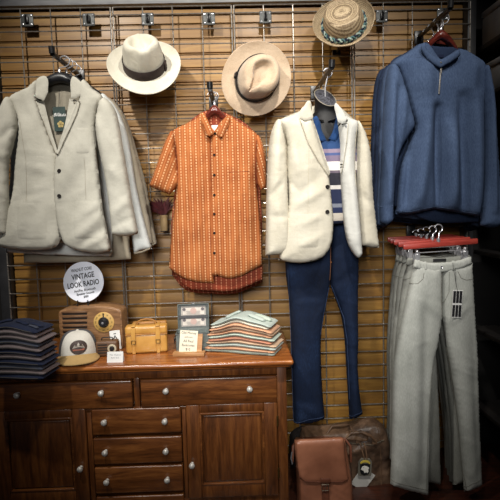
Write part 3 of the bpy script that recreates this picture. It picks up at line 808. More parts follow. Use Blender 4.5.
la = Panel([(299.5, 119, 1), (305, 122.5, 1), (312.5, 119, 1), (319, 138), (330, 173, 1), (329, 177, 1), (318, 160), (308, 142)], base=fl, T=.005, w=.012, lift=.005, nz=(.0006, 40, 3), step=.006)
la.build('lapel', CREAM, cb)
lb = Panel([(338, 123, 1), (343, 125, 1), (348.5, 123, 1), (347, 140), (341.5, 174, 1), (340, 172), (340, 145)], base=fr, T=.005, w=.01, lift=.004, nz=(.0006, 40, 3), step=.006)
lb.build('lapel', CREAM_LIT, cb)
la.seam([(300, 119.5), (308, 142), (318, 160), (328.8, 176)], .0011, 'lapel_edge', CREAM_S, cb); lb.seam([(348.2, 123.5), (346.8, 140), (341.7, 173)], .0011, 'lapel_edge', CREAM_S, cb)
lb.button(346, 126, .0035, CHROME, cb)
for py in (187, 212): fl.button(327.3, py, .0085, BTN, cb, THREAD)
Panel(rr(297, 214, 318, 247), base=fl, T=.0015, w=.008, lift=.0006, nz=None, step=.009).build('patch_pocket', CREAM, cb)
fl.seam([(309, 150), (308, 190), (308, 216)], .0008, 'dart_seam', CREAM_S, cb, 0); fl.seam([(284, 124), (287, 145), (287.5, 170)], .001, 'armhole_seam', CREAM_S, cb, 0)
fr.seam([(357, 124), (355, 150), (356, 185)], .001, 'armhole_seam', CREAM_S, cb, 0)

# ================================================================== blue pullovers
def heather(name, a, b_):
    m, nt, b = newmat(name)
    n = noise_(nt, coords(nt, 'Object', (1, 1, .35)), 260, 3); n1 = noise_(nt, coords(nt), 7, 3)
    nt.links.new(ramp(nt, math_(nt, 'ADD', math_(nt, 'MULTIPLY', n, .6), math_(nt, 'MULTIPLY', n1, .4)), [(.35, b_), (.65, a)]), b.inputs['Base Color'])
    b.inputs['Roughness'].default_value = .9; b.inputs['Specular IOR Level'].default_value = .2
    bump(nt, b, n, .2, .001); return m
BLUE = heather('heather blue fleece', c(76, 93, 122), c(55, 70, 97))
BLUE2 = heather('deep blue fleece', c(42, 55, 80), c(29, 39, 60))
NAVY = heather('navy fleece', c(30, 38, 62), c(20, 26, 44))
BLSEAM = mat('blue flat seam', c(78, 95, 124), c(60, 76, 104), .9)
ZIP = mat('zip metal', c(196, 190, 182), c(140, 136, 130), .35, 200, metal=.7)
pD, tipD = faceout(419, 37, .36, 'black display arm holding the blue pullovers')
YP = -.34
sw = thing('pullover', 'heather blue quarter-zip pullover hanging in front at the right', 'pullover', P(440, 140, YP))
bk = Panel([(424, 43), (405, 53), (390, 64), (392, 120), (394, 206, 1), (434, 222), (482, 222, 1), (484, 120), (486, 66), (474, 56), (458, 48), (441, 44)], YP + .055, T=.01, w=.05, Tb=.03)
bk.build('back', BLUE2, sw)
bd = Panel([(424.5, 43.5), (405, 54), (391, 64.5), (397, 72), (404, 90), (409, 108), (413.5, 127), (408, 142), (403, 158), (399, 180), (396, 214, 1), (408, 214), (422, 211.5), (435, 209, 1), (448, 211), (462, 213.5), (477, 216.5, 1), (480.5, 190), (482, 150), (482, 110), (484, 66), (473, 56.5), (458, 49.5), (441, 60)],
           YP, T=.05, w=.12, Tb=.02, nz=(.002, 14, 101), ridge=0, step=.008, folds=[(424, 110, 414, 205, 8.4, 0.0422), (434, 110, 436, 207, 4.8, -0.0483), (447, 130, 447, 210, 8.4, 0.0453), (459, 100, 461, 212, 6.0, -0.0422), (472, 100, 473, 212, 7.2, 0.0302), (408, 150, 403, 210, 3.6, -0.0241), (408, 60, 414, 95, 7.2, 0.0181), (425, 60, 424, 100, 7.2, 0.0181), (470, 62, 466, 95, 6.0, 0.0181)])
bd.build('knit_body', BLUE, sw)
s1 = Panel([(392, 64), (387, 72), (384, 95), (382, 130), (380.5, 170), (379, 206), (379.5, 222.5, 1), (386, 225), (392.5, 221, 1), (393, 200), (395, 172), (400, 150), (408, 136), (413.5, 127), (410, 110), (405, 90), (399, 72)],
           YP - .012, T=.055, w=.06, Tb=.03, nz=(.002, 16, 103), ridge=.1, folds=[(390, 80, 386, 200, 4, 0.0186), (396, 90, 392, 170, 3, -0.0139), (402, 95, 396, 140, 4, 0.0124)])
s1.build('sleeve', BLUE, sw)
s2 = Panel([(484, 65), (489, 74), (493, 100), (496.5, 140), (499, 180), (501, 206), (502, 225, 1), (491, 228), (480, 225.5, 1), (480.5, 205), (482, 175), (482, 130), (480, 95), (480, 78)],
           YP - .008, T=.05, w=.055, Tb=.03, nz=(.002, 16, 105), ridge=.1, folds=[(487, 90, 490, 210, 3, 0.0155), (493, 120, 496, 215, 3, -0.0124)])
s2.build('sleeve', BLUE, sw)
for sp_, pts in ((s1, [(379.8, 206), (386, 208), (392.8, 205)]), (s2, [(480.8, 206.5), (490, 208), (501, 206)])): sp_.seam(pts, .001, 'cuff_seam', BLSEAM, sw, 0)
col_ = Panel([(424.5, 42.5), (427, 49), (433, 55), (441, 59), (447, 56), (454, 52), (459, 49.5), (460, 55), (452, 62), (445, 66), (440, 68), (431, 63), (424, 55), (421, 48)], YP - .062, T=.008, w=.02, Tb=.014, nz=(.001, 20, 4), step=.006)
col_.build('collar', BLUE, sw)
Panel([(424.5, 43), (434, 46), (446, 47), (458, 49), (452, 55), (441, 60), (431, 55)], YP + .01, T=.006, w=.02, Tb=.01, nz=None, step=.007).build('back_collar', BLUE2, sw)
MB().box(-.012, .012, -.0015, 0, -.006, .006, M=Matrix.Translation(P(441, 56, YP - .004))).build('neck_label', NAVY, sw)
za = [bd.at(441 - 2 * t, 66 + 28 * t, .002) for t in [k / 10 for k in range(11)]]
za[0] = col_.at(441, 62, .002)
MB().tube(za, .0032, 8).build('zip', ZIP, sw)
pz = bd.at(441, 68, .012)
MB(Matrix.Translation(pz)).box(-.0035, .0035, -.002, .002, -.022, .002, .001, 1).build('zip_pull', ZIP, sw)
bd.seam([(437, 62), (436.5, 98), (441, 98), (443, 64)], .0008, 'zip_stitch', BLSEAM, sw, 0)
bd.seam([(393, 66), (400, 80), (408, 104), (413, 126)], .001, 'armhole_seam', BLSEAM, sw, 0)
bd.seam([(406, 55), (416, 58), (426, 56)], .0008, 'yoke_seam', BLSEAM, sw, 0)
bd.seam([(396.5, 211), (410, 211.5), (422, 208.8), (435, 206.5), (450, 208.5), (476.5, 213.5)], .0009, 'hem_stitch', BLSEAM, sw, 0)
coat_hanger(YP + .012, (441, 29.5), (426, 45), (459, 47), REDWOOD, (443.5, 12), 'mahogany hanger inside the front blue pullover', 'mahogany pullover hangers', .02)

def pullover_behind(Y, m, label, dx, dz, hook):
    hl = ' '.join(label.split()[:4])
    r = thing('pullover', label, 'pullover', P(430, 140, Y), 'pullovers hanging behind the first')
    sh_ = lambda pts: [(p[0] + dx, p[1] + dz) + tuple(p[2:]) for p in pts]
    Panel(sh_([(424, 50), (406, 58), (398, 66), (402, 90), (404, 150), (402, 216, 1), (436, 219), (474, 217, 1), (480, 150), (482, 66), (470, 58), (456, 52)]), Y, T=.014, w=.05, Tb=.012, nz=(.003, 16, 110 + dx)).build('knit_body', m, r)
    Panel(sh_([(399, 64), (392, 70), (388, 90), (386, 130), (384.5, 180), (383.5, 206), (384, 224, 1), (391, 226), (398, 222, 1), (399, 190), (402, 150), (404, 110), (403, 80)]), Y - .003, T=.022, w=.04, Tb=.012, nz=(.003, 16, 111 + dx),
          folds=[(394 + dx, 80, 390 + dx, 210, 3, 0.0124)]).build('sleeve', m, r)
    Panel(sh_([(481, 66), (487, 76), (490, 110), (492, 160), (492, 224, 1), (486, 226), (478, 224, 1), (479, 150), (479, 90)]), Y - .003, T=.02, w=.04, Tb=.012, nz=(.003, 16, 112 + dx)).build('sleeve', m, r)
    coat_hanger(Y, (hook[0], hook[1] + 17), (hook[0] - 16, hook[1] + 34), (hook[0] + 16, hook[1] + 34), REDWOOD, hook, 'mahogany hanger inside the ' + hl, 'mahogany pullover hangers', .008)
pullover_behind(-.225, BLUE, 'heather blue pullover hanging second, its sleeve just left of the front one', -7, 1, (438, 18))
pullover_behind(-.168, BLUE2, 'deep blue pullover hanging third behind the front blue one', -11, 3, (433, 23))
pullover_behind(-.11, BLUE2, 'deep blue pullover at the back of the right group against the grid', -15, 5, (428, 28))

# ================================================================== grey trousers on red bar hangers
GREYD = denim_mat('stone grey denim', c(158, 161, 154), c(184, 186, 179), c(210, 212, 207))
GREYD_SHADED = denim_mat('shaded grey denim', c(126, 127, 120), c(148, 149, 142), c(166, 166, 160))  # darker copy of the grey denim, shade on the rear pairs put into colour
GSEAM = mat('grey denim seam', c(118, 116, 106), None, .9)
pE, tipE = faceout(411, 231, .30, 'black display arm holding the grey jeans')
YT = -.42
def bar_hanger(Y, l, r_, hook, label, clips):
    a, b_ = P(*l, Y), P(*r_, Y); h = P(*hook, Y)
    rt = thing('trouser_hanger', label, 'hanger', (a + b_) / 2, 'red bar hangers of the grey jeans')
    d = (b_ - a); L = d.length; ang = math.atan2(d.z, d.x)
    T = Matrix.Translation((a + b_) / 2) @ Matrix.Rotation(-ang, 4, 'Y')
    MB(T).box(-L / 2, L / 2, -.008, .008, -.012, .012, .005, 2).build('bar', REDBAR, rt)
    cx = (a.x + b_.x) / 2; q = Vector((h.x, Y, (a.z + b_.z) / 2 + .008)); R_ = .017; top = h.z
    pts = [q, q + Vector((0, 0, .012))]; cz = top - R_
    for k in range(0, 11):
        an = R(-80 + 24 * k); pts.append(Vector((h.x + R_ * math.cos(an), Y, cz + R_ * math.sin(an))))
    MB().tube(pts, .0024, 8).build('hook', CHROME, rt)
    MB(Matrix.Translation(q)).lathe([(0, 0), (.008, 0), (.008, .014), (.005, .017), (0, .017)], 12).build('ferrule', CHROME, rt)
    MB().tube([P(clips[0][0], clips[0][1] - 4, Y), P(clips[1][0], clips[1][1] - 4, Y)], .0022, 8).build('rod', CHROME, rt)
    for cx_, cy_ in clips:
        p = P(cx_, cy_, Y)
        MB(Matrix.Translation(p)).box(-.010, .010, -.016, -.011, -.024, .016, .002, 1).box(-.010, .010, .011, .016, -.024, .016, .002, 1).box(-.004, .004, -.012, .012, .004, .03, .002, 1).build('clip', CHROME, rt)

def trousers(Y, m, label, group, legL, legR, top, waist=True, seed=120):
    r = thing('jeans', label, 'jeans', P(430, 370, Y), group)
    a = Panel(legL, Y, T=.034, w=.06, Tb=.02, nz=(.003, 14, seed), folds=[(414, 290, 412, 470, 8, 0.0124), (424, 300, 420, 480, 5, -0.0078), (438, 315, 420, 300, 4, 0.0062), (402, 330, 402, 470, 5, 0.0078)] if waist else ())
    a.build('trouser_leg', m, r)
    b_ = Panel(legR, Y + .004, T=.034, w=.06, Tb=.02, nz=(.003, 14, seed + 2), folds=[(455, 300, 468, 470, 7, 0.0093), (446, 322, 462, 305, 4, 0.0062), (470, 310, 476, 470, 4, -0.0062)] if waist else ())
    b_.build('trouser_leg', m, r)
    return r, a, b_
fr_, a_, b_ = trousers(YT, GREYD, 'pale stone-grey jeans hanging in front with black and white hang tag clipped', None,
    [(415.5, 263, 1), (428, 265), (441, 266, 1), (441.5, 290), (441.5, 318, 1), (437.5, 342), (433.5, 362), (430.5, 402), (429, 450), (428, 494.5, 1), (410, 490), (390, 484, 1), (392, 430), (394, 365), (398, 338), (404, 308), (409, 284), (412, 272)],
    [(441, 266, 1), (456, 264), (471.5, 261.5, 1), (473, 285), (474.5, 310), (477, 350), (478.5, 400), (480, 440), (481.5, 483.5, 1), (472, 488), (464, 491.5, 1), (461.5, 460), (456.5, 410), (451, 372), (446.5, 346), (443.5, 326), (441, 314, 1)], None)
wb = Panel([(415, 259.5, 1), (428, 262.5), (443, 262.5), (458, 260.5), (471, 256.5, 1), (472, 264, 1), (458, 269.5), (443, 272.5), (428, 271.5), (413, 267.5, 1)], YT - .022, T=.007, w=.012, Tb=.03, nz=(.0015, 30, 7), step=.006)
wb.build('waistband', GREYD, fr_)
Panel([(418, 256), (440, 257.5), (469, 255), (468, 261), (442, 265), (418, 262)], YT + .02, T=.004, w=.01, Tb=.004, nz=None, step=.007).build('back_waistband', GREYD_SHADED, fr_)
LBL = MB(Matrix.Translation(P(439.5, 260.2, YT + .006)))
LBL.box(-.028, .028, -.003, 0, -.0065, .0065, .001, 1).build('waist_label', INK, fr_)
for x0, x1, y0, y1 in ((423.5, 426, 261.5, 274.5), (451.5, 454, 260.5, 273.5), (417.5, 419.5, 260, 271)):
    Panel([(x0, y0, 1), (x1, y0, 1), (x1 + .3, y1, 1), (x0 + .3, y1, 1)], base=wb, T=.002, w=.004, lift=.002, nz=None, step=.004).build('belt_loop', GREYD, fr_)
wb.button(441.5, 267, .0055, CHROME, fr_)
a_.seam([(424, 273), (423, 279), (418, 283.5), (410.5, 284)], .0012, 'pocket_seam', GSEAM, fr_, 0); b_.seam([(458, 271.5), (461, 278), (466, 280), (472.5, 279)], .0012, 'pocket_seam', GSEAM, fr_, 0)
a_.seam([(441.2, 272), (441.2, 300), (441.4, 317)], .0012, 'fly_seam', GSEAM, fr_, -.0); b_.seam([(449.5, 272), (449, 292), (442, 306)], .0009, 'fly_stitch', GSEAM, fr_, 0)
b_.seam([(447.5, 348), (453, 378), (459, 420), (464.5, 470), (466.5, 489)], .0011, 'inseam', GSEAM, fr_, 0); a_.seam([(432.5, 366), (429.5, 402), (427.3, 450), (426.3, 492)], .0009, 'inseam', GSEAM, fr_, 0)
a_.seam([(391, 480), (410, 486), (427.7, 490)], .0009, 'hem_stitch', GSEAM, fr_, 0); b_.seam([(464, 487.5), (472, 484), (481, 479.5)], .0009, 'hem_stitch', GSEAM, fr_, 0)
bar_hanger(YT + .002, (403, 247), (477.5, 241), (438.5, 224.5), 'red wooden bar hanger holding the front pair of grey jeans', [(416.5, 257), (464.5, 254)])
# hang tag with printed blocks
q = b_.at(457.2, 304, .012); mp = mpp(q); tg = thing('hang_tag', 'white hang tag printed with black blocks on the front of the grey jeans', 'tag', q)
Tq = Matrix.Translation(q) @ Matrix.Rotation(R(3), 4, 'Y')
MB(Tq).box(-5 * mp, 5 * mp, 0, .0012, -14 * mp, 14 * mp, .0004, 1).build('card', WHITEP, tg)
bl = MB(Tq)
for sgn in (1, -1):
    for j in range(3):
        bl.box((-4.6 + 3.2 * j) * mp, (-1.9 + 3.2 * j) * mp, -.0006, 0, (1.0 if sgn > 0 else -13.2) * mp, (13.2 if sgn > 0 else -1.0) * mp)
bl.build('print', INK, tg)
MB().tube([q + Vector((0, 0, 13.5 * mp)), b_.at(455.2, 278, .004), wb.at(453.5, 268, .006), wb.at(452.8, 263, .006)], .0009, 6).tube([q + Vector((0, 0, 13.5 * mp)), b_.at(456, 282, .004), wb.at(455.5, 268, .004)], .0007, 6).build('string', INK, tg)
behind = [(-.335, GREYD_SHADED, -7, -3, 'second', (432.5, 226), (398, 244.5), (470, 239.5)), (-.27, GREYD_SHADED, -11.5, -5, 'third', (426.5, 227), (393.5, 242.5), (464, 238.5)),
          (-.205, GREYD_SHADED, -15, -6, 'fourth', (421, 228.5), (390, 241), (458, 237.5)), (-.14, GREYD_SHADED, -18, -7, 'last', (416, 230), (387.5, 239.5), (453, 236.5))]
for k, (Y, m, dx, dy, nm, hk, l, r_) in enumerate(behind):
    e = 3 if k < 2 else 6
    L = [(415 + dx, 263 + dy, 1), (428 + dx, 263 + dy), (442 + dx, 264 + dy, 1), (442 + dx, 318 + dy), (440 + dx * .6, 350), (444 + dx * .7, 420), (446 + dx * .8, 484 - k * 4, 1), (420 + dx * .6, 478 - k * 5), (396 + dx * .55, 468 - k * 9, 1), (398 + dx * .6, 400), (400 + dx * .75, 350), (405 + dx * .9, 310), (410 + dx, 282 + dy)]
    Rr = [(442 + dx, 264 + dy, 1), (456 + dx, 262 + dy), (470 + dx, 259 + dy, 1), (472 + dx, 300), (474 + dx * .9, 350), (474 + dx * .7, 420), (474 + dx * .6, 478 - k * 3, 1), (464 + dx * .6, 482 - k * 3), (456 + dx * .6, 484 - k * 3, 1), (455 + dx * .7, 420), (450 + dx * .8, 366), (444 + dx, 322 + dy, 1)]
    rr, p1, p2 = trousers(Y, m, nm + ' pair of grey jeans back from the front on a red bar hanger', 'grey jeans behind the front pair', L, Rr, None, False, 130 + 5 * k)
    Panel([(414.5 + dx, 261 + dy, 1), (443 + dx, 263 + dy), (470 + dx, 257.5 + dy, 1), (470.5 + dx, 265 + dy, 1), (443 + dx, 272 + dy), (413 + dx, 268 + dy, 1)], Y - .018, T=.01, w=.012, Tb=.018, nz=None, step=.007).build('waistband', m, rr)
    p1.seam([(422 + dx, 271 + dy), (421 + dx, 279 + dy), (410 + dx, 283 + dy)], .0012, 'pocket_seam', GSEAM, rr, 0)
    bar_hanger(Y, l, r_, hk, 'red wooden bar hanger holding the %s pair of grey jeans back' % nm, [(416.5 + dx, 256 + dy), (464.5 + dx, 253 + dy)])

# ================================================================== hats
def hat(name, label, cx, cy, Y, tilt, d, front_turn, dims, m_felt, m_band, style, m_under=None):
    ctr = P(cx, cy, Y); rt = thing('hat', label, 'hat', ctr)
    cr3 = CROT.to_3x3(); rgt, upv = cr3.col[0], cr3.col[1]; w = (EYE - ctr).normalized()
    dd = (rgt * d[0] + upv * d[1]); dd = (dd - w * dd.dot(w)).normalized()
    ax = w * math.cos(R(tilt)) + dd * math.sin(R(tilt)); fr = (-dd - ax * (-dd).dot(ax)).normalized()
    fr = Matrix.Rotation(R(front_turn), 3, ax) @ fr
    yv = -fr; xv = yv.cross(ax)
    T = Matrix(((xv.x, yv.x, ax.x, ctr.x), (xv.y, yv.y, ax.y, ctr.y), (xv.z, yv.z, ax.z, ctr.z), (0, 0, 0, 1)))
    A, Bq, at, bt, H, RA, RB = dims       # base radii, top radii, height, brim radii
    n = 72; th = [2 * math.pi * j / n for j in range(n)]
    def topz(x, y):
        q = (x / at) ** 2 + (y / bt) ** 2
        z = H - .016 * q ** 3
        if style == 'tear':      # teardrop crease, point at the front
            yy = (y + bt * .12) / (bt * .86); wd = at * .66 * max(.12, min(1, (yy + 1.05) * .75))
            e = (x / wd) ** 2 + yy ** 2
            z -= .042 * math.exp(-(e * 1.12) ** 3.5)
            z += .006 * math.exp(-((x / (at * .25)) ** 2 + ((yy - .05) / .55) ** 2))
            z -= .010 * (y / bt) if y > 0 else .004 * (y / bt)
        elif style == 'cattle':
            e = (x / (at * .62)) ** 2 + ((y - .004) / (bt * .74)) ** 2
            z -= .036 * math.exp(-(e * 1.05) ** 2.4)
            z += .012 * (-y / bt); z += .006 * math.exp(-(x / (at * .16)) ** 2) * (e < 1.3)
        else:                     # pork pie: raised rim and sunken oval
            e = (x / (at * .80)) ** 2 + (y / (bt * .82)) ** 2
            z -= .014 * math.exp(-(e) ** 4); z += .007 * math.exp(-(e * 3.2) ** 2)
        return z
    V = []; Fc = []; rows = 0
    tops = 14
    for i in range(1, tops + 1):
        q = i / tops
        for t in th:
            x, y = at * q * math.sin(t), -bt * q * math.cos(t)
            V.append(pinch(x, y, topz(x, y), t, 1.0, style, H, at)); 
        rows += 1
    sides = 12
    for i in range(1, sides + 1):
        q = i / sides
        for t in th:
            g = q ** .8
            x = (at + (A - at) * g) * math.sin(t); y = -(bt + (Bq - bt) * g) * math.cos(t)
            xt, yt = at * math.sin(t), -bt * math.cos(t); z = topz(xt, yt) * (1 - q)
            bul = .004 * math.sin(math.pi * q)
            V.append(pinch(x + bul * math.sin(t), y - bul * math.cos(t), z, t, 1 - q, style, H, at))
        rows += 1
    c0 = len(V); V.append((0, 0, topz(0, 0)))
    Fc += [(j, (j + 1) % n, c0) for j in range(n)]
    for i in range(rows - 1):
        for j in range(n): Fc.append((i * n + j, i * n + (j + 1) % n, (i + 1) * n + (j + 1) % n, (i + 1) * n + j))
    MB(T).add(V, Fc).build('crown', m_felt, rt, 60)
    def brimz(t, q):
        if style == 'pork': return .042 * q ** 2.4 * (.75 + .25 * abs(math.sin(t))) - .004 * q
        if style == 'tear': return .010 * q ** 2 * abs(math.sin(t)) ** 2 - .016 * q ** 2 * max(0, math.cos(t)) + .014 * q ** 2 * max(0, -math.cos(t))
        return .026 * q ** 2 * abs(math.sin(t)) ** 2 - .010 * q ** 2 * max(0, math.cos(t)) + .01 * q ** 2 * max(0, -math.cos(t))
    V = []; Fc = []; br = 14; m_ = 0
    lay = [(q / br, 0) for q in range(br + 1)] + [(q / br, -.0035) for q in range(br, -1, -1)]
    for q, off in lay:
        for t in th:
            x = (A * .985 + (RA - A * .985) * q) * math.sin(t); y = -(Bq * .985 + (RB - Bq * .985) * q) * math.cos(t)
            V.append((x, y, brimz(t, q) + off + (.001 if off == 0 else 0)))
    k = len(lay)
    for i in range(k):
        for j in range(n): Fc.append((i * n + j, i * n + (j + 1) % n, ((i + 1) % k) * n + (j + 1) % n, ((i + 1) % k) * n + j))
    bo = MB(T).add(V, Fc).build('brim', m_felt, rt, 60)
    rim = [((RA + .0005) * math.sin(t), -(RB + .0005) * math.cos(t), brimz(t, 1) - .0015) for t in th]
    MB(T).tube(rim, .0026, 6, True).build('brim_edge', m_felt, rt)
    # band
    bh = H * (.34 if style != 'pork' else .3)
    if style != 'pork':
        V = []; Fc = []
        for z, o_ in ((.0015, .0035), (.004, .0045), (bh - .003, .0045), (bh, .0025)):
            g = 1 - z / H
            for t in th:
                gg = g ** .8; x = (at + (A - at) * gg) * math.sin(t); y = -(bt + (Bq - bt) * gg) * math.cos(t); bul = .004 * math.sin(math.pi * g) + o_
                V.append((x + bul * math.sin(t), y - bul * math.cos(t), z))
        for i in range(3):
            for j in range(n): Fc.append((i * n + j, i * n + (j + 1) % n, (i + 1) * n + (j + 1) % n, (i + 1) * n + j))
        bd_ = MB(T).add(V, Fc).build('hat_band', m_band, rt, 60)
        ta = R(62 if style == 'cattle' else -60); x, y = (A + .009) * math.sin(ta), -(Bq + .009) * math.cos(ta)
        MB(T).box(-.012, .012, -.003, .003, 0, bh, .002, 1, Matrix.Translation((x, y, .001)) @ Matrix.Rotation(ta, 4, 'Z')).build('bow', m_band, bd_)
    else:
        cols = m_band
        for s_ in range(3):
            pts = []
            for j in range(n * 2):
                t = math.pi * j / n; ph = 14 * t + s_ * 2.094
                z = bh * .5 + bh * .33 * math.sin(ph); o_ = .007 + .0035 * math.cos(ph * 2 + s_)
                g = (1 - z / H) ** .8
                pts.append(((at + (A - at) * g + o_) * math.sin(t), -(bt + (Bq - bt) * g + o_) * math.cos(t), z))
            MB(T).tube(pts, .0042, 6, True).build('braid_strand', cols[s_], rt)
    return rt

def pinch(x, y, z, t, q, style, H, at):
    if style in ('tear', 'cattle'):
        k = 0
        for c_ in (R(38), R(-38)):
            d = (t - c_ + math.pi) % (2 * math.pi) - math.pi
            k += math.exp(-(d / .36) ** 2)
        amt = (.24 if style == 'tear' else .25) * k * max(0, min(1, q)) ** 1.4
        r = math.hypot(x, y) / at; amt *= min(1, r)
        return (x * (1 - amt), y * (1 - amt * .35), z)
    return (x, y, z)

FELT1 = fabric('ivory panama straw', c(214, 209, 194), c(190, 184, 166), 500, .3, .7, crease=.15)
FELT2 = fabric('tan felt', c(204, 182, 156), c(178, 154, 128), 300, .2, .85, .3, crease=.15)
BAND1 = fabric('brown black ribbon', c(62, 50, 46), c(44, 36, 34), 300)
BAND2 = fabric('black ribbon', c(40, 32, 30), c(26, 21, 20), 300)
def straw_mat():
    m, nt, b = newmat('brown woven straw')
    v = coords(nt); w = nt.nodes.new('ShaderNodeTexWave'); nt.links.new(v, w.inputs['Vector']); w.wave_type = 'RINGS'; w.rings_direction = 'SPHERICAL'
    w.inputs['Scale'].default_value = 62; w.inputs['Distortion'].default_value = 3.5; w.inputs['Detail Scale'].default_value = 4
    n = noise_(nt, v, 160, 3)
    f = math_(nt, 'ADD', math_(nt, 'MULTIPLY', w.outputs[1], .5), math_(nt, 'MULTIPLY', n, .5))
    nt.links.new(ramp(nt, f, [(.25, c(112, 94, 70)), (.5, c(160, 138, 108)), (.75, c(196, 176, 144))]), b.inputs['Base Color'])
    b.inputs['Roughness'].default_value = .65; bump(nt, b, f, .5, .002); return m
STRAW = straw_mat()
TEALS = [fabric('teal cord', c(92, 126, 124), c(62, 92, 94)), fabric('pale aqua cord', c(176, 190, 178), c(140, 158, 150)), fabric('navy cord', c(32, 40, 62), c(22, 28, 46))]

hat('hat', 'ivory wide-brimmed hat with dark brown ribbon band, leftmost of the hats', 144.5, 66.5, -.13, 53, (-.16, 1), 6, (.092, .102, .076, .086, .136, .163, .175), FELT1, BAND1, 'cattle')
hat('hat', 'tan felt hat with teardrop crown and black band, middle one of the hats', 256.5, 79, -.13, 17, (.75, .6), 12, (.090, .108, .079, .095, .118, .154, .168), FELT2, BAND2, 'tear')
hat('hat', 'brown straw pork pie hat with braided teal band above the mannequin', 344, 26, -.13, 46, (-.14, 1), 10, (.092, .100, .078, .088, .094, .136, .147), STRAW, TEALS, 'pork')
for k, (px, py, lab) in enumerate(((146, 70, 'behind the ivory wide-brimmed hat'), (257, 84, 'behind the tan felt hat'), (336.5, 52.5, 'showing below the braided straw hat'))):
    p = P(px, py, -.012); rt = thing('hat_hook', 'small black grid hook ' + lab, 'hook', p, None)
    MB(Matrix.Translation(p)).box(-.02, .02, -.006, .008, -.012, .012, .003).build('plate', BLACKM, rt)
    MB(Matrix.Translation(p)).tube([(0, 0, 0), (0, -.05, .004), (0, -.085, .02), (0, -.09, .045)], .005, 8).build('prong', BLACKM, rt)

# ================================================================== dresser
DW = wood('dark cherry dresser wood', c(60, 32, 14), c(102, 58, 26), c(138, 86, 42), 'x', .32, .45, 3.2)
DWZ = wood('dark cherry upright wood', c(56, 30, 13), c(97, 55, 25), c(130, 80, 38), 'z', .32, .45, 3.2)
DTOP = wood('polished dresser top', c(104, 54, 22), c(150, 86, 38), c(188, 118, 58), 'x', .24, .6, 3.0)
DGAP = mat('dark gap', c(24, 10, 6), None, .8)
KNOB = mat('pewter knob', c(226, 223, 216), c(150, 145, 138), .4, 130, metal=.25)
BRASS = mat('old brass hinge', c(112, 88, 48), c(70, 52, 28), .4, metal=.8)
YF = -.46; YFB = -.015
fx = lambda px, py=430: P(px, py, YF).x
fz = lambda px, py: P(px, py, YF).z
dx0, dx1 = fx(-16), fx(287.5, 430)
dr = thing('dresser', 'dark cherry wood dresser with pewter knobs standing against the grid wall', 'dresser', ((dx0 + dx1) / 2, (YF + YFB) / 2, 0))
ztop_under = ZT - .032
zr0 = fz(200, 405.2)                    # bottom of the upper drawers
zrt = fz(200, 377)
b = MB()
b.box(dx0, dx0 + .02, YF + .02, YFB, .05, ztop_under, .002).box(dx1 - .02, dx1, YF + .02, YFB, .05, ztop_under, .002)
b.box(dx0, dx1, YFB - .012, YFB, .05, ztop_under)
b.box(dx0 + .02, dx1 - .02, YF + .03, YFB - .012, .06, ztop_under - .002)
b.build('carcass', DW, dr)
fm = MB()     # face frame
xl0, xl1 = fx(-7), fx(87.5, 440); xc0, xc1 = fx(93, 440), fx(182.5, 440); xr0, xr1 = fx(187, 440), fx(278, 440)
fm.box(dx0, xl0, YF, YF + .03, .0, ztop_under, .003); fm.box(xr1, dx1, YF, YF + .03, .0, ztop_under, .003)
fm.box(xl0, xr1, YF, YF + .03, zrt + .002, ztop_under, .003); fm.box(xl0, xr1, YF, YF + .03, zr0 - .016, zr0 - .002, .003)
fm.box(fx(134, 390), fx(139.5, 390), YF, YF + .03, zr0 - .004, zrt + .004, .003)
fm.box(xl1 + .001, xc0 - .001, YF + .0005, YF + .03, .06, zr0 - .01, .003); fm.box(xc1 + .001, xr0 - .001, YF + .0005, YF + .03, .06, zr0 - .01, .003)
fm.box(xl0, xr1, YF, YF + .03, .05, .085, .003)
fm.build('face_frame', DWZ, dr)
bt = MB()
bt.box(dx0 - .03, dx1 + .028, YF - .045, YFB + .005, ZT - .024, ZT, .011, 4); bt.box(dx0 - .012, dx1 + .014, YF - .022, YFB, ZT - .036, ZT - .022, .005, 2)
bt.build('top', DTOP, dr, 30)
def knob(x, z, parent, r=.0125):
    T = Matrix.Translation((x, YF - .009, z)) @ FACE
    o = MB(T).lathe([(0, -.004), (r * .75, -.004), (r * .7, 0), (r * .42, .003), (r * .4, .010), (r * .8, .014), (r, .019), (r * .96, .024), (r * .6, .0285), (0, .030)], 20).build('knob', KNOB, parent, 60)
def drawer(x0, x1, z0, z1, knobs):
    d = MB().box(x0 + .002, x1 - .002, YF - .010, YF + .028, z0 + .002, z1 - .002, .006, 3).build('drawer', DW, dr, 30)
    for kx, kz in knobs: knob(kx, kz, d)
drawer(fx(-4, 390), fx(133, 390), zr0, zrt, [(fx(19.5, 393), fz(19.5, 393)), (fx(102.5, 391), fz(102.5, 391))])
drawer(fx(140.5, 390), fx(277.5, 390), zr0, zrt, [(fx(166.6, 389), fz(166.6, 389)), (fx(249.5, 387), fz(249.5, 387))])
for (ya, yb, kl, kr) in ((407, 433.5, (105.6, 420), (165.6, 419)), (436, 463, (106.5, 450), (166.6, 448.6)), (465, 492, (108, 479), (168, 477)), (494.5, 524, (109, 509), (169, 507))):
    drawer(xc0, xc1, fz(137, yb), fz(137, ya), [(fx(*kl), fz(*kl)), (fx(*kr), fz(*kr))])
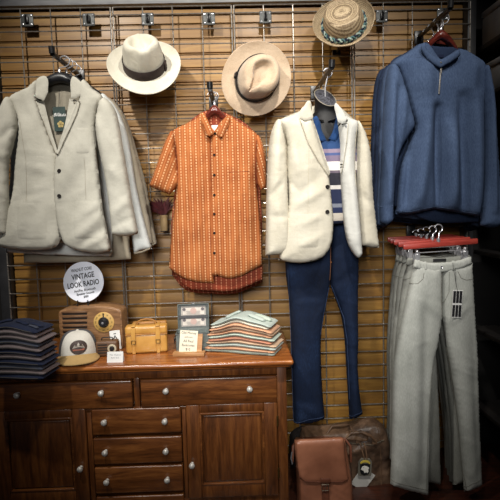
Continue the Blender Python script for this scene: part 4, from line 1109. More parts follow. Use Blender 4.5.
def door(x0, x1, z0, z1, kx, kz, hinge):
    st = .056; tr = .036
    m1 = MB()
    m1.box(x0, x0 + st, YF - .010, YF + .02, z0, z1, .004).box(x1 - st, x1, YF - .010, YF + .02, z0, z1, .004)
    d = m1.box(x0 + st, x1 - st, YF - .0095, YF + .02, z1 - tr, z1, .004).box(x0 + st, x1 - st, YF - .0095, YF + .02, z0, z0 + st, .004).build('door', DWZ, dr, 30)
    MB().box(x0 + st - .004, x1 - st + .004, YF + .004, YF + .012, z0 + st - .004, z1 - tr + .004).box(x0 + st + .012, x1 - st - .012, YF - .003, YF + .01, z0 + st + .012, z1 - tr - .012, .006, 3).build('door_panel', DWZ, d, 30)
    mo = MB(); a, e, f, g = x0 + st, x1 - st, z0 + st, z1 - tr
    mo.box(a - .001, a + .008, YF - .012, YF + .006, f, g, .003).box(e - .008, e + .001, YF - .012, YF + .006, f, g, .003).box(a, e, YF - .012, YF + .006, g - .008, g + .001, .003).box(a, e, YF - .012, YF + .006, f - .001, f + .008, .003)
    mo.build('moulding', DW, d, 30)
    knob(kx, kz, d)
    for hz in (z1 - .08, z0 + .10):
        MB(Matrix.Translation((hinge, YF - .012, hz))).lathe([(0, -.022), (.004, -.022), (.004, .022), (0, .022)], 10).build('hinge', BRASS, d)
zdt = fz(40, 409.5)
door(xl0 + .002, xl1 - .001, .09, zdt, fx(82, 466), fz(82, 466), xl0 + .001)
door(xr0 + .001, xr1 - .002, .09, zdt, fx(192.5, 462.5), fz(192.5, 462.5), xr1 - .001)

# ================================================================== things on the dresser
def frame(px, py, rot=0, z=ZT):
    """local frame standing on height z where photo point (px, py) meets it; units are photo pixels there"""
    p = PZ(px, py, z); s_ = mpp(p)
    return Matrix.Translation(p) @ Matrix.Rotation(R(rot), 4, 'Z') @ Matrix.Scale(s_, 4), p, s_

# folded garments
def folded(T, w, d, h, z0, shape, a0, a1, m, label, cat, group, name, seed, slip=1.2):
    """folded garment: rounded slab whose underside follows a0*shape and top a1*shape, its front edge one soft fold"""
    rs = random.Random(seed); V = []; Fc = []; nx, k = 30, 20
    x0, x1 = -w / 2 + rs.uniform(-slip, slip), w / 2 + rs.uniform(-slip, slip); y0, y1 = rs.uniform(-.9, .9), d + rs.uniform(-1, 1)
    ph = rs.uniform(0, 6.28); sk = rs.uniform(-.02, .02)
    for i in range(nx + 1):
        u = i / nx; e = min(1, min(u, 1 - u) / .045) ** .5
        for j in range(k):
            a = 2 * math.pi * j / k; ca, sa = math.cos(a), math.sin(a)
            cx_ = abs(ca) ** .45 * (1 if ca > 0 else -1); cz_ = abs(sa) ** .6 * (1 if sa > 0 else -1)
            yy = (y0 + y1) / 2 - cx_ * (y1 - y0) / 2 * (.93 + .07 * e) + .5 * math.sin(9 * u + ph); xx = x0 + (x1 - x0) * u
            q = shape(xx, yy); lo = z0 + a0 * q; hi = z0 + h + a1 * q
            V.append((xx + sk * yy, yy, (lo + hi) / 2 + cz_ * (hi - lo) / 2 * .96 * e))
    for i in range(nx):
        for j in range(k): Fc.append((i * k + j, i * k + (j + 1) % k, (i + 1) * k + (j + 1) % k, (i + 1) * k + j))
    Fc += [tuple(range(k)), tuple(nx * k + j for j in range(k))]
    r = thing(name, label, cat, T @ Vector((0, d / 2, z0)), group)
    MB(T).add(V, Fc).build('folded_body', m, r, 70)
    for fy, rr in ((.5, .10),):
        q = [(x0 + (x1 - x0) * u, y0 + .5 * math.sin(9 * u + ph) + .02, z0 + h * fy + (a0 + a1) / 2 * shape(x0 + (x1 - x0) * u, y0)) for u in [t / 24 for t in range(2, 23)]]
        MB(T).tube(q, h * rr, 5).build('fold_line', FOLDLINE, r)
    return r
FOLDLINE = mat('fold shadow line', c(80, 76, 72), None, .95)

PCOL = {'sage': fabric('sage cotton', c(186, 198, 184), c(160, 174, 160)), 'peach': fabric('peach cotton', c(214, 166, 132), c(190, 140, 106)), 'cream': fabric('cream jersey', c(226, 218, 200), c(206, 196, 176)),
        'tan': fabric('tan cotton', c(206, 176, 146), c(182, 150, 120)), 'coral': fabric('coral cotton', c(206, 146, 118), c(182, 120, 94)), 'mint': fabric('pale mint cotton', c(182, 192, 184), c(156, 168, 160))}
Tp, pp_, sp2 = frame(240, 354.5, -20)
layers = ['sage', 'peach', 'mint', 'tan', 'coral', 'sage', 'peach', 'tan', 'peach', 'cream', 'mint']
lname = ['bottom of the pastel stack', 'second from the bottom of the pastel stack', 'third from the bottom of the pastel stack', 'fourth from the bottom of the pastel stack', 'fifth from the bottom of the pastel stack', 'mid-height in the pastel stack',
         'fifth from the top of the pastel stack', 'fourth from the top of the pastel stack', 'third from the top of the pastel stack', 'second from the top of the pastel stack', 'topmost of the pastel stack']
pshape = lambda x, y: .75 * math.exp(-((x + 5 - y * .1) / 15) ** 2) + .35 * math.exp(-((x - 18) / 16) ** 2) - .12 * abs(x) / 34 + .12
z = 0
for k, nm in enumerate(layers):
    h_ = (2.9, 2.4, 2.8, 2.5, 2.7, 2.9, 2.4, 2.6, 2.5, 2.4, 3.0)[k]
    o = folded(Tp, 74 - 1.1 * k, 32, h_, z, pshape, .92 * k, .92 * (k + 1), PCOL[nm], '%s folded garment, %s' % (nm, lname[k]), 'folded shirt', 'pastel folded garments in the right stack', 'folded_garment', 200 + k, 2.6)
    z += h_
zt = lambda x, y: z + 10.1 * pshape(x, y)
def roll(T, pts, r, m, parent, flat=.5):
    """a turned collar lying on a pile"""
    V = []; Fc = []; n = 10
    for i, (x, y, zz) in enumerate(pts):
        e = 1 if 0 < i < len(pts) - 1 else .55; a_ = pts[max(0, i - 1)]; b_ = pts[min(len(pts) - 1, i + 1)]; t = Vector((b_[0] - a_[0], b_[1] - a_[1], 0)).normalized(); sd = Vector((-t.y, t.x, 0))
        for j in range(n):
            an = 2 * math.pi * j / n; q = Vector((x, y, zz)) + sd * r * e * math.cos(an) + Vector((0, 0, r * flat * e * math.sin(an))); V.append(q)
    for i in range(len(pts) - 1):
        for j in range(n): Fc.append((i * n + j, i * n + (j + 1) % n, (i + 1) * n + (j + 1) % n, (i + 1) * n + j))
    Fc += [tuple(range(n)), tuple((len(pts) - 1) * n + j for j in range(n))]
    return MB(T).add(V, Fc).build('collar', m, parent, 60)
for (xa, ya, xb, yb, rr, nm) in ((-21, 17, -5, 19, 3.4, 'mint'), (6, 12, 24, 7, 3.6, 'mint'), (12, 18, 29, 14, 3.4, 'sage')):
    roll(Tp, [(xa + (xb - xa) * t, ya + (yb - ya) * t + 1.5 * math.sin(3.1 * t), zt(xa + (xb - xa) * t, ya) + 1.4) for t in (0, .2, .4, .6, .8, 1)], rr, PCOL[nm], o)
NAVYC = [fabric('navy knit fold', c(34, 42, 66), c(22, 28, 48)), fabric('mauve grey knit fold', c(122, 110, 110), c(96, 86, 88)), fabric('slate knit fold', c(70, 74, 88), c(52, 56, 68))]
Tn, pn_, sn_ = frame(13, 380, -9)
seq = [0, 1, 2, 0, 1, 0, 1, 2, 1, 1, 0]; cn = ['navy', 'mauve grey', 'slate blue']
pos = ['at the bottom', 'second from the bottom', 'third from the bottom', 'fourth from the bottom', 'fifth from the bottom', 'in the middle', 'fifth from the top', 'fourth from the top', 'third from the top', 'second from the top', 'on the very top']
nshape = lambda x, y: math.exp(-((x + 4) / 24) ** 2) + .0 * y
z = 0
for k, q in enumerate(seq):
    o = folded(Tn, 66 - .7 * k, 34, 4.5, z, nshape, .62 * k, .62 * (k + 1), NAVYC[q], '%s folded knit shirt %s of the dark stack at far left' % (cn[q], pos[k]), 'folded shirt', 'dark folded knits in the left stack', 'folded_knit', 300 + k, 1.6)
    z += 4.5
zt = lambda x, y: z + 6.8 * nshape(x, y)
for (xa, ya, xb, yb, rr, nm) in ((-22, 13, -6, 15, 3.0, 0), (0, 12, 14, 9, 3.0, 0), (14, 16, 27, 12, 2.8, 0), (16, 8, 27, 5, 1.8, 2)):
    roll(Tn, [(xa + (xb - xa) * t, ya + (yb - ya) * t + 1.5 * math.sin(3.1 * t), zt(xa + (xb - xa) * t, ya) + 1.2) for t in (0, .2, .4, .6, .8, 1)], rr, NAVYC[nm], o)

# ------- large walnut radio
WALNUT = wood('walnut veneer', c(96, 66, 42), c(140, 102, 68), c(172, 132, 92), 'x', .45, .15, 5)
WALD = wood('walnut dark edge', c(70, 46, 30), c(100, 70, 46), c(126, 92, 62), 'x', .5, .1, 5)
GRILLE = mat('dark grille', c(40, 32, 28), None, .8)
DIALM = mat('amber dial', c(214, 176, 104), c(190, 148, 80), .45, 18)
Tr, pr_, sr_ = frame(91.8, 349, -2)
rd = thing('radio', 'large walnut radio with slotted grille and round amber dial behind the cap', 'radio', pr_)
w2 = 31.5
outl = [(-w2, 0), (-w2, 36)] + [(-w2 + 5 - 5 * math.cos(t), 36 + 4.5 * math.sin(t)) for t in (R(30), R(60), R(90))] + [(x, 41.2 + 2.6 * math.cos(x / 27 * math.pi / 2)) for x in (-24, -16, -8, 0, 8, 16, 24)] + [(w2 - 5 + 5 * math.cos(t), 36 + 4.5 * math.sin(t)) for t in (R(90), R(60), R(30))] + [(w2, 36), (w2, 0)]
MB(Tr).prism(outl, 0, 22, .8, 2).build('cabinet', WALNUT, rd, 30)
fo = [(x * .955, 1.2 + z_ * .945) for x, z_ in outl]
MB(Tr).prism(fo, -.5, 1, .4, 1).build('front_panel', WALNUT, rd, 30)
gr = MB(Tr); gl = MB(Tr)
for k in range(7):
    zz = 36 - 4.6 * k; gr.box(-27.5, -2.5 - .2 * k, -.62, .4, zz - 1.1, zz + 1.1, .3, 1)
    gl.box(-27.8, -2.2 - .2 * k, -1.5, -.3, zz + .9, zz + 2.6, .4, 1)
gr.build('speaker_slots', GRILLE, rd); gl.build('grille_bars', WALD, rd)
Td = Tr @ Matrix.Translation((13.8, -.5, 27.2)) @ FACE
MB(Td).lathe([(0, 0), (10.2, 0), (10.2, .8), (9.6, 1.1), (0, 1.1)], 40).build('dial', DIALM, rd)
kd = MB(Td).lathe([(0, 1), (5.3, 1), (5.3, 1.6), (4.6, 2.2), (4.2, 4.2), (3.6, 4.8), (0, 4.8)], 28).build('tuning_knob', BLACKP, rd)
MB(Td).lathe([(0, 4.7), (1.3, 4.7), (1.1, 5.2), (0, 5.3)], 14, Matrix.Translation((0, 0, 0))).build('knob_centre', CHROME, kd)
MB(Td).box(-.5, .5, 4.6, 9.2, 1.1, 1.6).build('pointer', INK, rd)
for k in range(12):
    a = R(30 * k); rr = 7.9
    text(str([88, 90, 92, 94, 96, 98, 100, 102, 104, 106, 108, 54][k]), 1.9, Td @ Matrix.Translation((rr * math.sin(a), rr * math.cos(a), 1.15)) @ Matrix.Rotation(-a, 4, 'Z'), INK, 'dial_number', rd, .02)
for sx_ in (-26, 26): MB(Tr).box(sx_ - 3, sx_ + 3, 3, 19, -.01, 1.2, .3, 1).build('foot', BLACKP, rd)

# ------- round sign on its easel, standing on the radio
zr = (Tr @ Vector((0, 8, 43.6))).z
Ts = Tr @ Matrix.Translation((-7.5, 7, 43.4))
ez = thing('display_easel', 'small black wire easel on the walnut radio holding the round sign', 'easel', Ts @ Vector((0, 0, 0)))
e1 = MB(Ts)
for sx_ in (-5, 5):
    e1.tube([(sx_ * 1.1, -4.2, 0), (sx_ * 1.1, -4.6, 1.2), (sx_, -3.6, 2.6), (sx_ * .9, .3, 3.0), (sx_ * .6, 3.4, 22)], .55, 8)
    e1.tube([(sx_ * 1.0, -3.8, 2.4), (sx_ * 1.0, -4.2, 5.6)], .55, 8); e1.lathe([(0, -.9), (1.0, 0), (0, .9)], 8, Matrix.Translation((sx_ * 1.1, -4.2, .9)))
e1.tube([(-3, 3.4, 22), (3, 3.4, 22)], .5, 8); e1.tube([(0, 3.4, 21), (0, 9, .5)], .5, 8)
e1.build('wire_frame', BLACKM, ez); 
SIGNM = mat('white sign board', c(242, 244, 252), c(234, 237, 248), .85, 10, spec=.15)
Tg = Ts @ Matrix.Translation((0, -2.3, 3.6)) @ Matrix.Rotation(R(-8), 4, 'X') @ Matrix.Translation((.4, 0, 20))
sg = thing('round_sign', 'round white sign lettered VINTAGE LOOK RADIO on an easel above the radio', 'sign', Tg @ Vector((0, 0, -20)))
MB(Tg @ FACE).lathe([(0, -.6), (20.2, -.6), (20.4, 0), (20.2, .6), (0, .6)], 64).build('board', SIGNM, sg)
Tt = Tg @ Matrix.Rotation(R(-8), 4, 'Y')
for s_, size, x, zz, wd in (('WALNUT CORE', 4.6, 0, 12.6, 21), ('VINTAGE', 7.4, .3, 5.8, 23), ('LOOK RADIO', 7.4, -.3, -2.2, 32), ('Am/Fm, Bluetooth', 3.4, .2, -8.2, 22), ('Speaker Sounds', 3.2, .4, -11.6, 18), ('$80', 3.0, .6, -14.9, 5)):
    text(s_, size, Tt @ Matrix.Translation((x, -.75, zz)) @ FACE, INK, 'lettering', sg, .05, 1, .12 if size < 5 else 0, .16 if size > 7 else .06, wd)

# ------- trucker cap
CAPW = fabric('white cap twill', c(226, 222, 212), c(206, 202, 192), 300, .2)
MESH = fabric('grey cap mesh', c(104, 102, 104), c(60, 58, 60), 700, .5)
TANV = fabric('tan visor cloth', c(196, 164, 110), c(174, 142, 90), 400, .2)
PATCH = mat('brown leather patch', c(76, 60, 54), c(54, 42, 38), .6, 40)
PATCHC = mat('patch print pale', c(186, 178, 168), None, .6); PATCHR = mat('patch print rust', c(160, 92, 70), None, .6)
Tc, pc_, sc_ = frame(74.5, 361, 0)
Tc = Tc @ Matrix.Translation((0, 14, .4)) @ Matrix.Rotation(R(15), 4, 'Z') @ Matrix.Diagonal((1.0, 1, .95, 1))
cp = thing('baseball_cap', 'white trucker cap with tan visor, grey mesh back and brown patch', 'cap', pc_)
def dome(u0, u1, shrink=1.0, nz_=12, na=36):
    V = []; Fc = []
    for i in range(nz_ + 1):
        f = i / nz_; e = R(90) * f
        for j in range(na + 1):
            a = u0 + (u1 - u0) * j / na
            rx = 19.5 * math.cos(e) ** .55 * shrink; ry = 21.5 * math.cos(e) ** .6 * shrink; zz = 29 * math.sin(e) ** .95
            fr_ = max(0, math.cos(a)); zz *= 1 + .0 * fr_
            V.append((rx * math.sin(a), -ry * math.cos(a) * (1 + .03 * fr_), zz * shrink))
    for i in range(nz_):
        for j in range(na): Fc.append((i * (na + 1) + j, i * (na + 1) + j + 1, (i + 1) * (na + 1) + j + 1, (i + 1) * (na + 1) + j))
    return V, Fc
MB(Tc).add(*dome(R(-58), R(64))).add(*dome(R(-58), R(64), .975)).build('front_crown', CAPW, cp, 70)
MB(Tc).add(*dome(R(64), R(302))).add(*dome(R(64), R(302), .975)).build('mesh_back', MESH, cp, 70)
V = []; Fc = []; na, nr = 30, 8
for off in (0, -.9):
    for i in range(nr + 1):
        f = i / nr
        for j in range(na + 1):
            a = R(-78) + R(156) * j / na
            x = (19.6 + 1.8 * f) * math.sin(a); y = -21.8 * math.cos(a) * (1 + .03) - f * 17 * max(0, math.cos(a)) ** .75
            zz = .9 + off + 6.0 * (1 - f) ** 1.1 * max(0, math.cos(a)) ** .6 + 3.0 * max(0, 1 - (x / 21) ** 2) * (.5 + .5 * f)
            V.append((x, y, max(zz, .0 if off else .6)))
B_ = (nr + 1) * (na + 1)
for o_ in (0, B_):
    for i in range(nr):
        for j in range(na): Fc.append((o_ + i * (na + 1) + j, o_ + i * (na + 1) + j + 1, o_ + (i + 1) * (na + 1) + j + 1, o_ + (i + 1) * (na + 1) + j))
for j in range(na): Fc.append((nr * (na + 1) + j, nr * (na + 1) + j + 1, B_ + nr * (na + 1) + j + 1, B_ + nr * (na + 1) + j))
vz = MB(Tc).add(V, Fc).build('visor', TANV, cp, 60)
MB(Tc).lathe([(0, 28.4), (1.4, 28.6), (1.2, 29.6), (0, 30)], 12).build('top_button', CAPW, cp)
def on_dome(x, z, out=.3):
    e = math.asin(min(1, (z / 29) ** (1 / .95))); ry = 21.5 * math.cos(e) ** .6; rx = 19.5 * math.cos(e) ** .55
    a = math.asin(max(-1, min(1, x / rx))); return Vector((x, -ry * math.cos(a) * (1 + .03 * math.cos(a)) - out, z))
def dome_patch(poly, out, m, name, parent):
    n_ = len(poly); cxm = sum(p[0] for p in poly) / n_; czm = sum(p[1] for p in poly) / n_; V = []; Fc = []
    for i in range(5):
        f = i / 4
        for x, z_ in poly: V.append(on_dome(cxm + (x - cxm) * f, czm + (z_ - czm) * f, out))
    for i in range(4):
        for j in range(n_): Fc.append((i * n_ + j, i * n_ + (j + 1) % n_, (i + 1) * n_ + (j + 1) % n_, (i + 1) * n_ + j))
    return MB(Tc).add(V, Fc).build(name, m, parent, 0)
pa = dome_patch(ell(1.2, 15.5, 8.2, 7.0, 28), .5, PATCH, 'patch', cp)
dome_patch([(-4.8, 14.6), (-2.3, 18), (-.8, 16.6), (1.2, 20.6), (3.2, 17), (4.8, 18.6), (7.2, 14.6)], .75, PATCHC, 'patch_print', pa)
dome_patch([(-4.4, 14), (7, 14), (6.4, 12.2), (-3.8, 12.2)], .75, PATCHR, 'patch_print', pa)

# ------- small walnut radio
Tm, pm_, sm_ = frame(107, 357, 4)
mr = thing('radio', 'miniature walnut radio beside the cap in front of the large radio', 'radio', pm_)
MB(Tm).box(-11, 11, 0, 11, .6, 16, 2.0, 3).build('cabinet', WALD, mr, 30)
gs = MB(Tm)
for k in range(4): gs.box(-8.8, .8, -.25, .2, 3.6 + 2.7 * k, 5.0 + 2.7 * k, .3, 1)
gs.build('speaker_slots', GRILLE, mr)
Tk = Tm @ Matrix.Translation((5.3, -.1, 8.4)) @ FACE
MB(Tk).lathe([(0, 0), (4.4, 0), (4.3, .7), (3.2, .9), (3.0, .5), (0, .5)], 28).build('dial', mat('pale dial', c(206, 196, 172), c(180, 168, 142), .4), mr)
MB(Tk).lathe([(0, .3), (2.5, .4), (2.2, 2.0), (0, 2.2)], 20).build('tuning_knob', BLACKP, mr)
MB(Tm).tube([(-5.5, 5.5, 15.8), (-5.3, 5.5, 18), (-3.5, 5.5, 18.6), (3.5, 5.5, 18.6), (5.3, 5.5, 18), (5.5, 5.5, 15.8)], .6, 8).build('handle', BLACKM, mr)
for sx_ in (-8, 8): MB(Tm).box(sx_ - 1.4, sx_ + 1.4, 2, 9, -.01, .9, .2, 1).build('foot', BLACKP, mr)
# cards
Tw, pw_, sw_ = frame(116.5, 349.5, 0)
Tw = Tw @ Matrix.Rotation(R(-9), 4, 'X') @ Matrix.Rotation(R(-6), 4, 'Y')
ct = thing('price_tag', 'white rounded tag leaning on the large radio, behind the small white card', 'tag', pw_)
MB(Tw).box(-5.2, 5.2, 0, .5, 0, 19, .24, 1).build('card', WHITEP, ct)
mk = MB(Tw)
mk.prism([(-2.2, 10.5), (0, 14.5), (2.2, 10.5), (1.2, 10.5), (0, 12.4), (-1.2, 10.5)], -.06, .1).box(-2.4, 2.4, -.06, .1, 8.9, 9.6).box(-1.2, 1.2, -.06, .1, 15.3, 16.2)
mk.build('print', INK, ct)
Tw, pw_, sw_ = frame(115, 362.5, -2)
cc = thing('price_card', 'small white tent card in front of the miniature radio', 'card', pw_)
MB(Tw).prism([(-8, 0), (8, 0), (8, 10.4), (-8, 10.4)], 0, .5, M=Matrix.Rotation(R(-14), 4, 'X')).prism([(-8, 0), (8, 0), (8, 10.4), (-8, 10.4)], 0, .5, M=Matrix.Translation((0, 5.2, 0)) @ Matrix.Rotation(R(14), 4, 'X')).build('tent', WHITEP, cc)
text('Mini Walnut', 2.2, Tw @ Matrix.Rotation(R(-14), 4, 'X') @ Matrix.Translation((0, -.06, 7.4)) @ FACE, mat('grey print', c(120, 122, 130), None, .7), 'lettering', cc, .02)
text('Radio $35', 2.0, Tw @ Matrix.Rotation(R(-14), 4, 'X') @ Matrix.Translation((0, -.06, 4.6)) @ FACE, bpy.data.materials['grey print'], 'lettering', cc, .02)

# ------- yellow leather case
YLW = mat('yellow tan leather', c(214, 164, 84), c(184, 130, 56), .42, 14, bmp=.15, coat=.2)
YLD = mat('yellow tan leather edge', c(176, 122, 56), c(146, 98, 42), .5, 20)
Ty, py_, sy_ = frame(147, 353.5, 5)
yc = thing('leather_case', 'yellow leather case with two front straps and carrying handle on the dresser', 'case', py_)
MB(Ty).box(-20.5, 20.5, 0, 13, .2, 20, 2.6, 4).build('case_body', YLW, yc, 50)
MB(Ty).box(-20.9, 20.9, -.5, 13.5, 19.2, 28, 2.6, 4).build('lid', YLW, yc, 50)
MB(Ty).box(-20.7, 20.7, -.75, 13.6, 18.6, 20.2, .5, 2).build('lid_edge', YLD, yc, 50)
MB(Ty).box(-15, 20, 13.7, 19, .2, 29.5, 2.0, 3).build('rear_pocket', YLD, yc, 50)
for sx_ in (-12.5, 11.5):
    st = MB(Ty).prism([(sx_ - 2.1, 10), (sx_ - 2.3, 26.5), (sx_ + 2.3, 26.5), (sx_ + 2.1, 10), (sx_, 8.2)], -1.5, -.6, .2, 1).box(sx_ - 2.1, sx_ + 2.1, -1.3, 14, 27.6, 28.7, .4, 2).box(sx_ - 1.7, sx_ + 1.7, -.9, -.2, .3, 11, .2, 1).build('strap', YLW, yc, 40)
    MB(Ty).tube([(sx_ - 1.9, -1.8, 10.6), (sx_ + 1.9, -1.8, 10.6), (sx_ + 1.9, -1.8, 14.2), (sx_ - 1.9, -1.8, 14.2)], .45, 6, True).build('buckle', BRASS, st)
MB(Ty).tube([(-9, 6.5, 28.3), (-8.8, 6.5, 31), (-5, 6.5, 33), (0, 6.5, 33.7), (5, 6.5, 33), (8.8, 6.5, 31), (9, 6.5, 28.3)], [1.1, .9, .8, .8, .8, .9, 1.1], 10).build('handle', YLD, yc)
for sx_ in (-9, 9): MB(Ty).tube([(sx_ - 1, 6.5, 28.2), (sx_ - 1, 6.5, 30), (sx_ + 1, 6.5, 30), (sx_ + 1, 6.5, 28.2)], .4, 6).build('handle_ring', BRASS, yc)

# ------- grey money box with open lid
GBOX = mat('grey hammered tin', c(124, 132, 128), c(98, 106, 103), .4, 140, bmp=.15, metal=.3)
GBOXD = mat('grey tin inside', c(84, 90, 88), c(64, 70, 68), .5, 60)
NOTE = mat('banknote paper', c(214, 206, 196), c(190, 182, 172), .8, 30); NOTEG = mat('banknote print', c(116, 110, 112), c(90, 84, 88), .8, 60); NOTEP = mat('banknote tint', c(196, 168, 158), c(176, 148, 140), .8)
Tb, pb_, sb_ = frame(193, 350.5, 3)
gb = thing('cash_box', 'open grey tin cash box with banknotes strapped inside the lid', 'cash box', pb_)
m1 = MB(Tb)
m1.box(-16.5, 16.5, 0, .8, .2, 17, .3, 1).box(-16.5, 16.5, 19.2, 20, .2, 17, .3, 1).box(-16.5, -15.7, .3, 19.7, .2, 17, .3, 1).box(15.7, 16.5, .3, 19.7, .2, 17, .3, 1).box(-16, 16, .4, 19.6, .2, 1.2)
m1.build('box_body', GBOX, gb, 40)
MB(Tb).box(-15.6, 15.6, .9, 19, 12.5, 13.4).build('tray', GBOXD, gb)
MB(Tb).tube([(-16.8, -.2, 17), (16.8, -.2, 17), (16.8, 20.2, 17), (-16.8, 20.2, 17)], .5, 6, True).build('rim', GBOXD, gb)
Tl = Tb @ Matrix.Translation((.6, 20, 17)) @ Matrix.Rotation(R(-9), 4, 'X')
ld = MB(Tl)
ld.box(-16.2, 16.2, 4.2, 5, 0, 26, .3, 1).box(-16.2, 16.2, 0, 4.6, 25.2, 26, .3, 1).box(-16.2, 16.2, 0, 4.6, 0, .8, .3, 1).box(-16.2, -15.4, 0, 4.6, .2, 25.8, .3, 1).box(15.4, 16.2, 0, 4.6, .2, 25.8, .3, 1)
lid = ld.build('lid', GBOX, gb, 40)
MB(Tl).box(-15.4, 15.4, 3.8, 4.3, .8, 25.2).build('lid_lining', GBOXD, lid)
MB(Tl).lathe([(0, -.6), (1.8, -.6), (1.8, .3), (0, .3)], 12, Matrix.Translation((0, 2, 26.3))).build('lid_knob', CHROME, lid)
for z0 in (2.6, 13.6):
    bn = thing('banknote', '%s banknote tucked inside the lid of the grey cash box' % ('upper' if z0 > 5 else 'lower'), 'banknote', Tl @ Vector((0, 3.5, z0)), 'banknotes in the cash box lid')
    MB(Tl).box(-12.5, 12.5, 3.3, 3.7, z0, z0 + 9.6).build('paper', NOTE, bn)
    pr = MB(Tl); pr.box(-11.8, 11.8, 3.15, 3.4, z0 + .5, z0 + .9).box(-11.8, 11.8, 3.15, 3.4, z0 + 8.7, z0 + 9.1).box(-11.8, -11.4, 3.15, 3.4, z0 + .5, z0 + 9.1).box(11.4, 11.8, 3.15, 3.4, z0 + .5, z0 + 9.1)
    for q in (-9.6, 9.6): pr.lathe([(0, 0), (1.7, 0), (1.7, .3), (0, .3)], 12, Matrix.Translation((q, 3.35, z0 + 6.6)) @ FACE)
    for k in range(4): pr.box(-7.5 + (0 if k % 2 else 1), 7, 3.2, 3.4, z0 + 1.6 + k * .9, z0 + 1.9 + k * .9)
    pr.build('print', NOTEG, bn)
    MB(Tl).lathe([(0, 0), (3.3, 0), (3.3, .3), (0, .3)], 20, Matrix.Translation((0, 3.35, z0 + 4.9)) @ FACE).build('portrait_oval', NOTEP, bn)
MB(Tl).box(-15.4, 15.4, 2.4, 3.0, 10.6, 13.8, .2, 1).build('retaining_band', BLACKP, lid)
MB(Tb).tube([(-16.6, 5, 12), (-18.3, 5, 12), (-18.3, 5, 7), (-18.3, 14, 7), (-18.3, 14, 12), (-16.6, 14, 12)], .6, 6).build('side_handle', BLACKM, gb)

# ------- wooden stand with lettered card
PINE = wood('light oak', c(140, 96, 56), c(178, 130, 82), c(204, 158, 108), 'x', .5, .1, 6)
Tq2, pq_, sq_ = frame(188.5, 356.5, -3)
ws = thing('card_stand', 'small light oak stand in front of the grey cash box', 'stand', pq_)
MB(Tq2).box(-16, 16, -.5, 9, 0, 3.6, .6, 2).build('base', PINE, ws)
MB(Tq2).prism([(-10, 3.4), (12.5, 3.4), (13.8, 22), (-9, 22)], 4.6, 6, M=Matrix.Translation((0, 0, 0)) @ Matrix.Rotation(R(-12), 4, 'X')).build('back_board', PINE, ws)
cardT = Tq2 @ Matrix.Rotation(R(-12), 4, 'X') @ Matrix.Rotation(R(4), 4, 'Y')
wc = thing('lettered_card', 'cream lettered card leaning on the small oak stand', 'card', cardT @ Vector((-2, 3.6, 4)))
MB(cardT).box(-10.6, 7.4, 3.8, 4.4, 3.8, 25.5).build('card', mat('cream card', c(236, 228, 206), c(224, 214, 190), .7, 12), wc)
for k, (s_, sz) in enumerate((('Old Money', 3.9), ('and coins', 2.6), ('All Real', 3.8), ('Banknotes', 3.6), ('$10', 3.6))):
    text(s_, sz, cardT @ Matrix.Translation((-1.6, 3.72, 23 - 4.1 * k)) @ FACE, INK, 'lettering', wc, .03, .86)

# ================================================================== potted plant peeping out between blazers and shirt
POT = mat('buff clay pot', c(176, 148, 104), c(146, 118, 80), .7, 20)
LEAF = mat('maroon dried leaf', c(92, 30, 34), c(56, 18, 22), .7, 40)
pp = P(164, 222, -.03)
s_ = mpp(pp)
Tp2 = Matrix.Translation(pp) @ Matrix.Scale(s_, 4)
pt = thing('potted_plant', 'buff pot of maroon leaves under the left sleeve of the orange shirt', 'plant', pp)
MB(Tp2).lathe([(0, -9), (3.4, -9), (4.0, 5), (4.4, 5), (4.5, 7), (3.9, 7), (3.7, 5.5), (0, 5.2)], 20).build('pot', POT, pt)
rs = random.Random(9); lf = MB(Tp2)
for k in range(70):
    a = rs.uniform(0, 6.28); L = rs.uniform(14, 27); sp_ = rs.uniform(.2, .75); b0 = Vector((1.2 * math.cos(a), 1.2 * math.sin(a), 6))
    d = Vector((math.cos(a) * sp_ * .8 - .2, math.sin(a) * sp_ * .4, 1)).normalized(); sd = d.cross(Vector((0, 1, 0.2))).normalized(); V = []
    for i in range(6):
        f = i / 5; p = b0 + d * L * f + Vector((math.cos(a) * 6 * f * f, 0, -7 * f * f)); wd = 1.2 * math.sin(math.pi * min(.98, .12 + .86 * f)) * rs.uniform(.8, 1.2)
        V += [p - sd * wd, p + sd * wd + Vector((0, .3, 0))]
    lf.add(V, [(2 * i, 2 * i + 1, 2 * i + 3, 2 * i + 2) for i in range(5)])
lf.build('foliage', LEAF, pt)
MB(Tp2).tube([(3.6 * math.cos(R(t)), 3.6 * math.sin(R(t)), -9.2) for t in range(0, 360, 20)], .5, 6, True).tube([(-3, 2, -9.2), (-3, 5.5, -9.2), (-3, 5.5, -3)], .5, 6).tube([(3, 2, -9.2), (3, 5.5, -9.2), (3, 5.5, -3)], .5, 6).build('wire_holder', BLACKM, pt)

# ================================================================== bags on the floor
LEA = mat('saddle tan leather', c(170, 112, 84), c(128, 80, 58), .42, 7, bmp=.2, coat=.15)
LEAD = mat('saddle tan leather edge', c(122, 72, 50), c(96, 54, 38), .5, 20)
BROWN = mat('dark brown crinkled leather', c(120, 94, 74), c(48, 36, 29), .42, 11, bmp=.8, bdist=.012)  # paler tone puts highlights of the crinkles into the leather colour
BROWND = mat('brown strap leather', c(120, 92, 68), c(84, 62, 46), .5, 30)
ANTB = mat('antique buckle', c(150, 140, 122), c(100, 90, 76), .35, metal=.8)

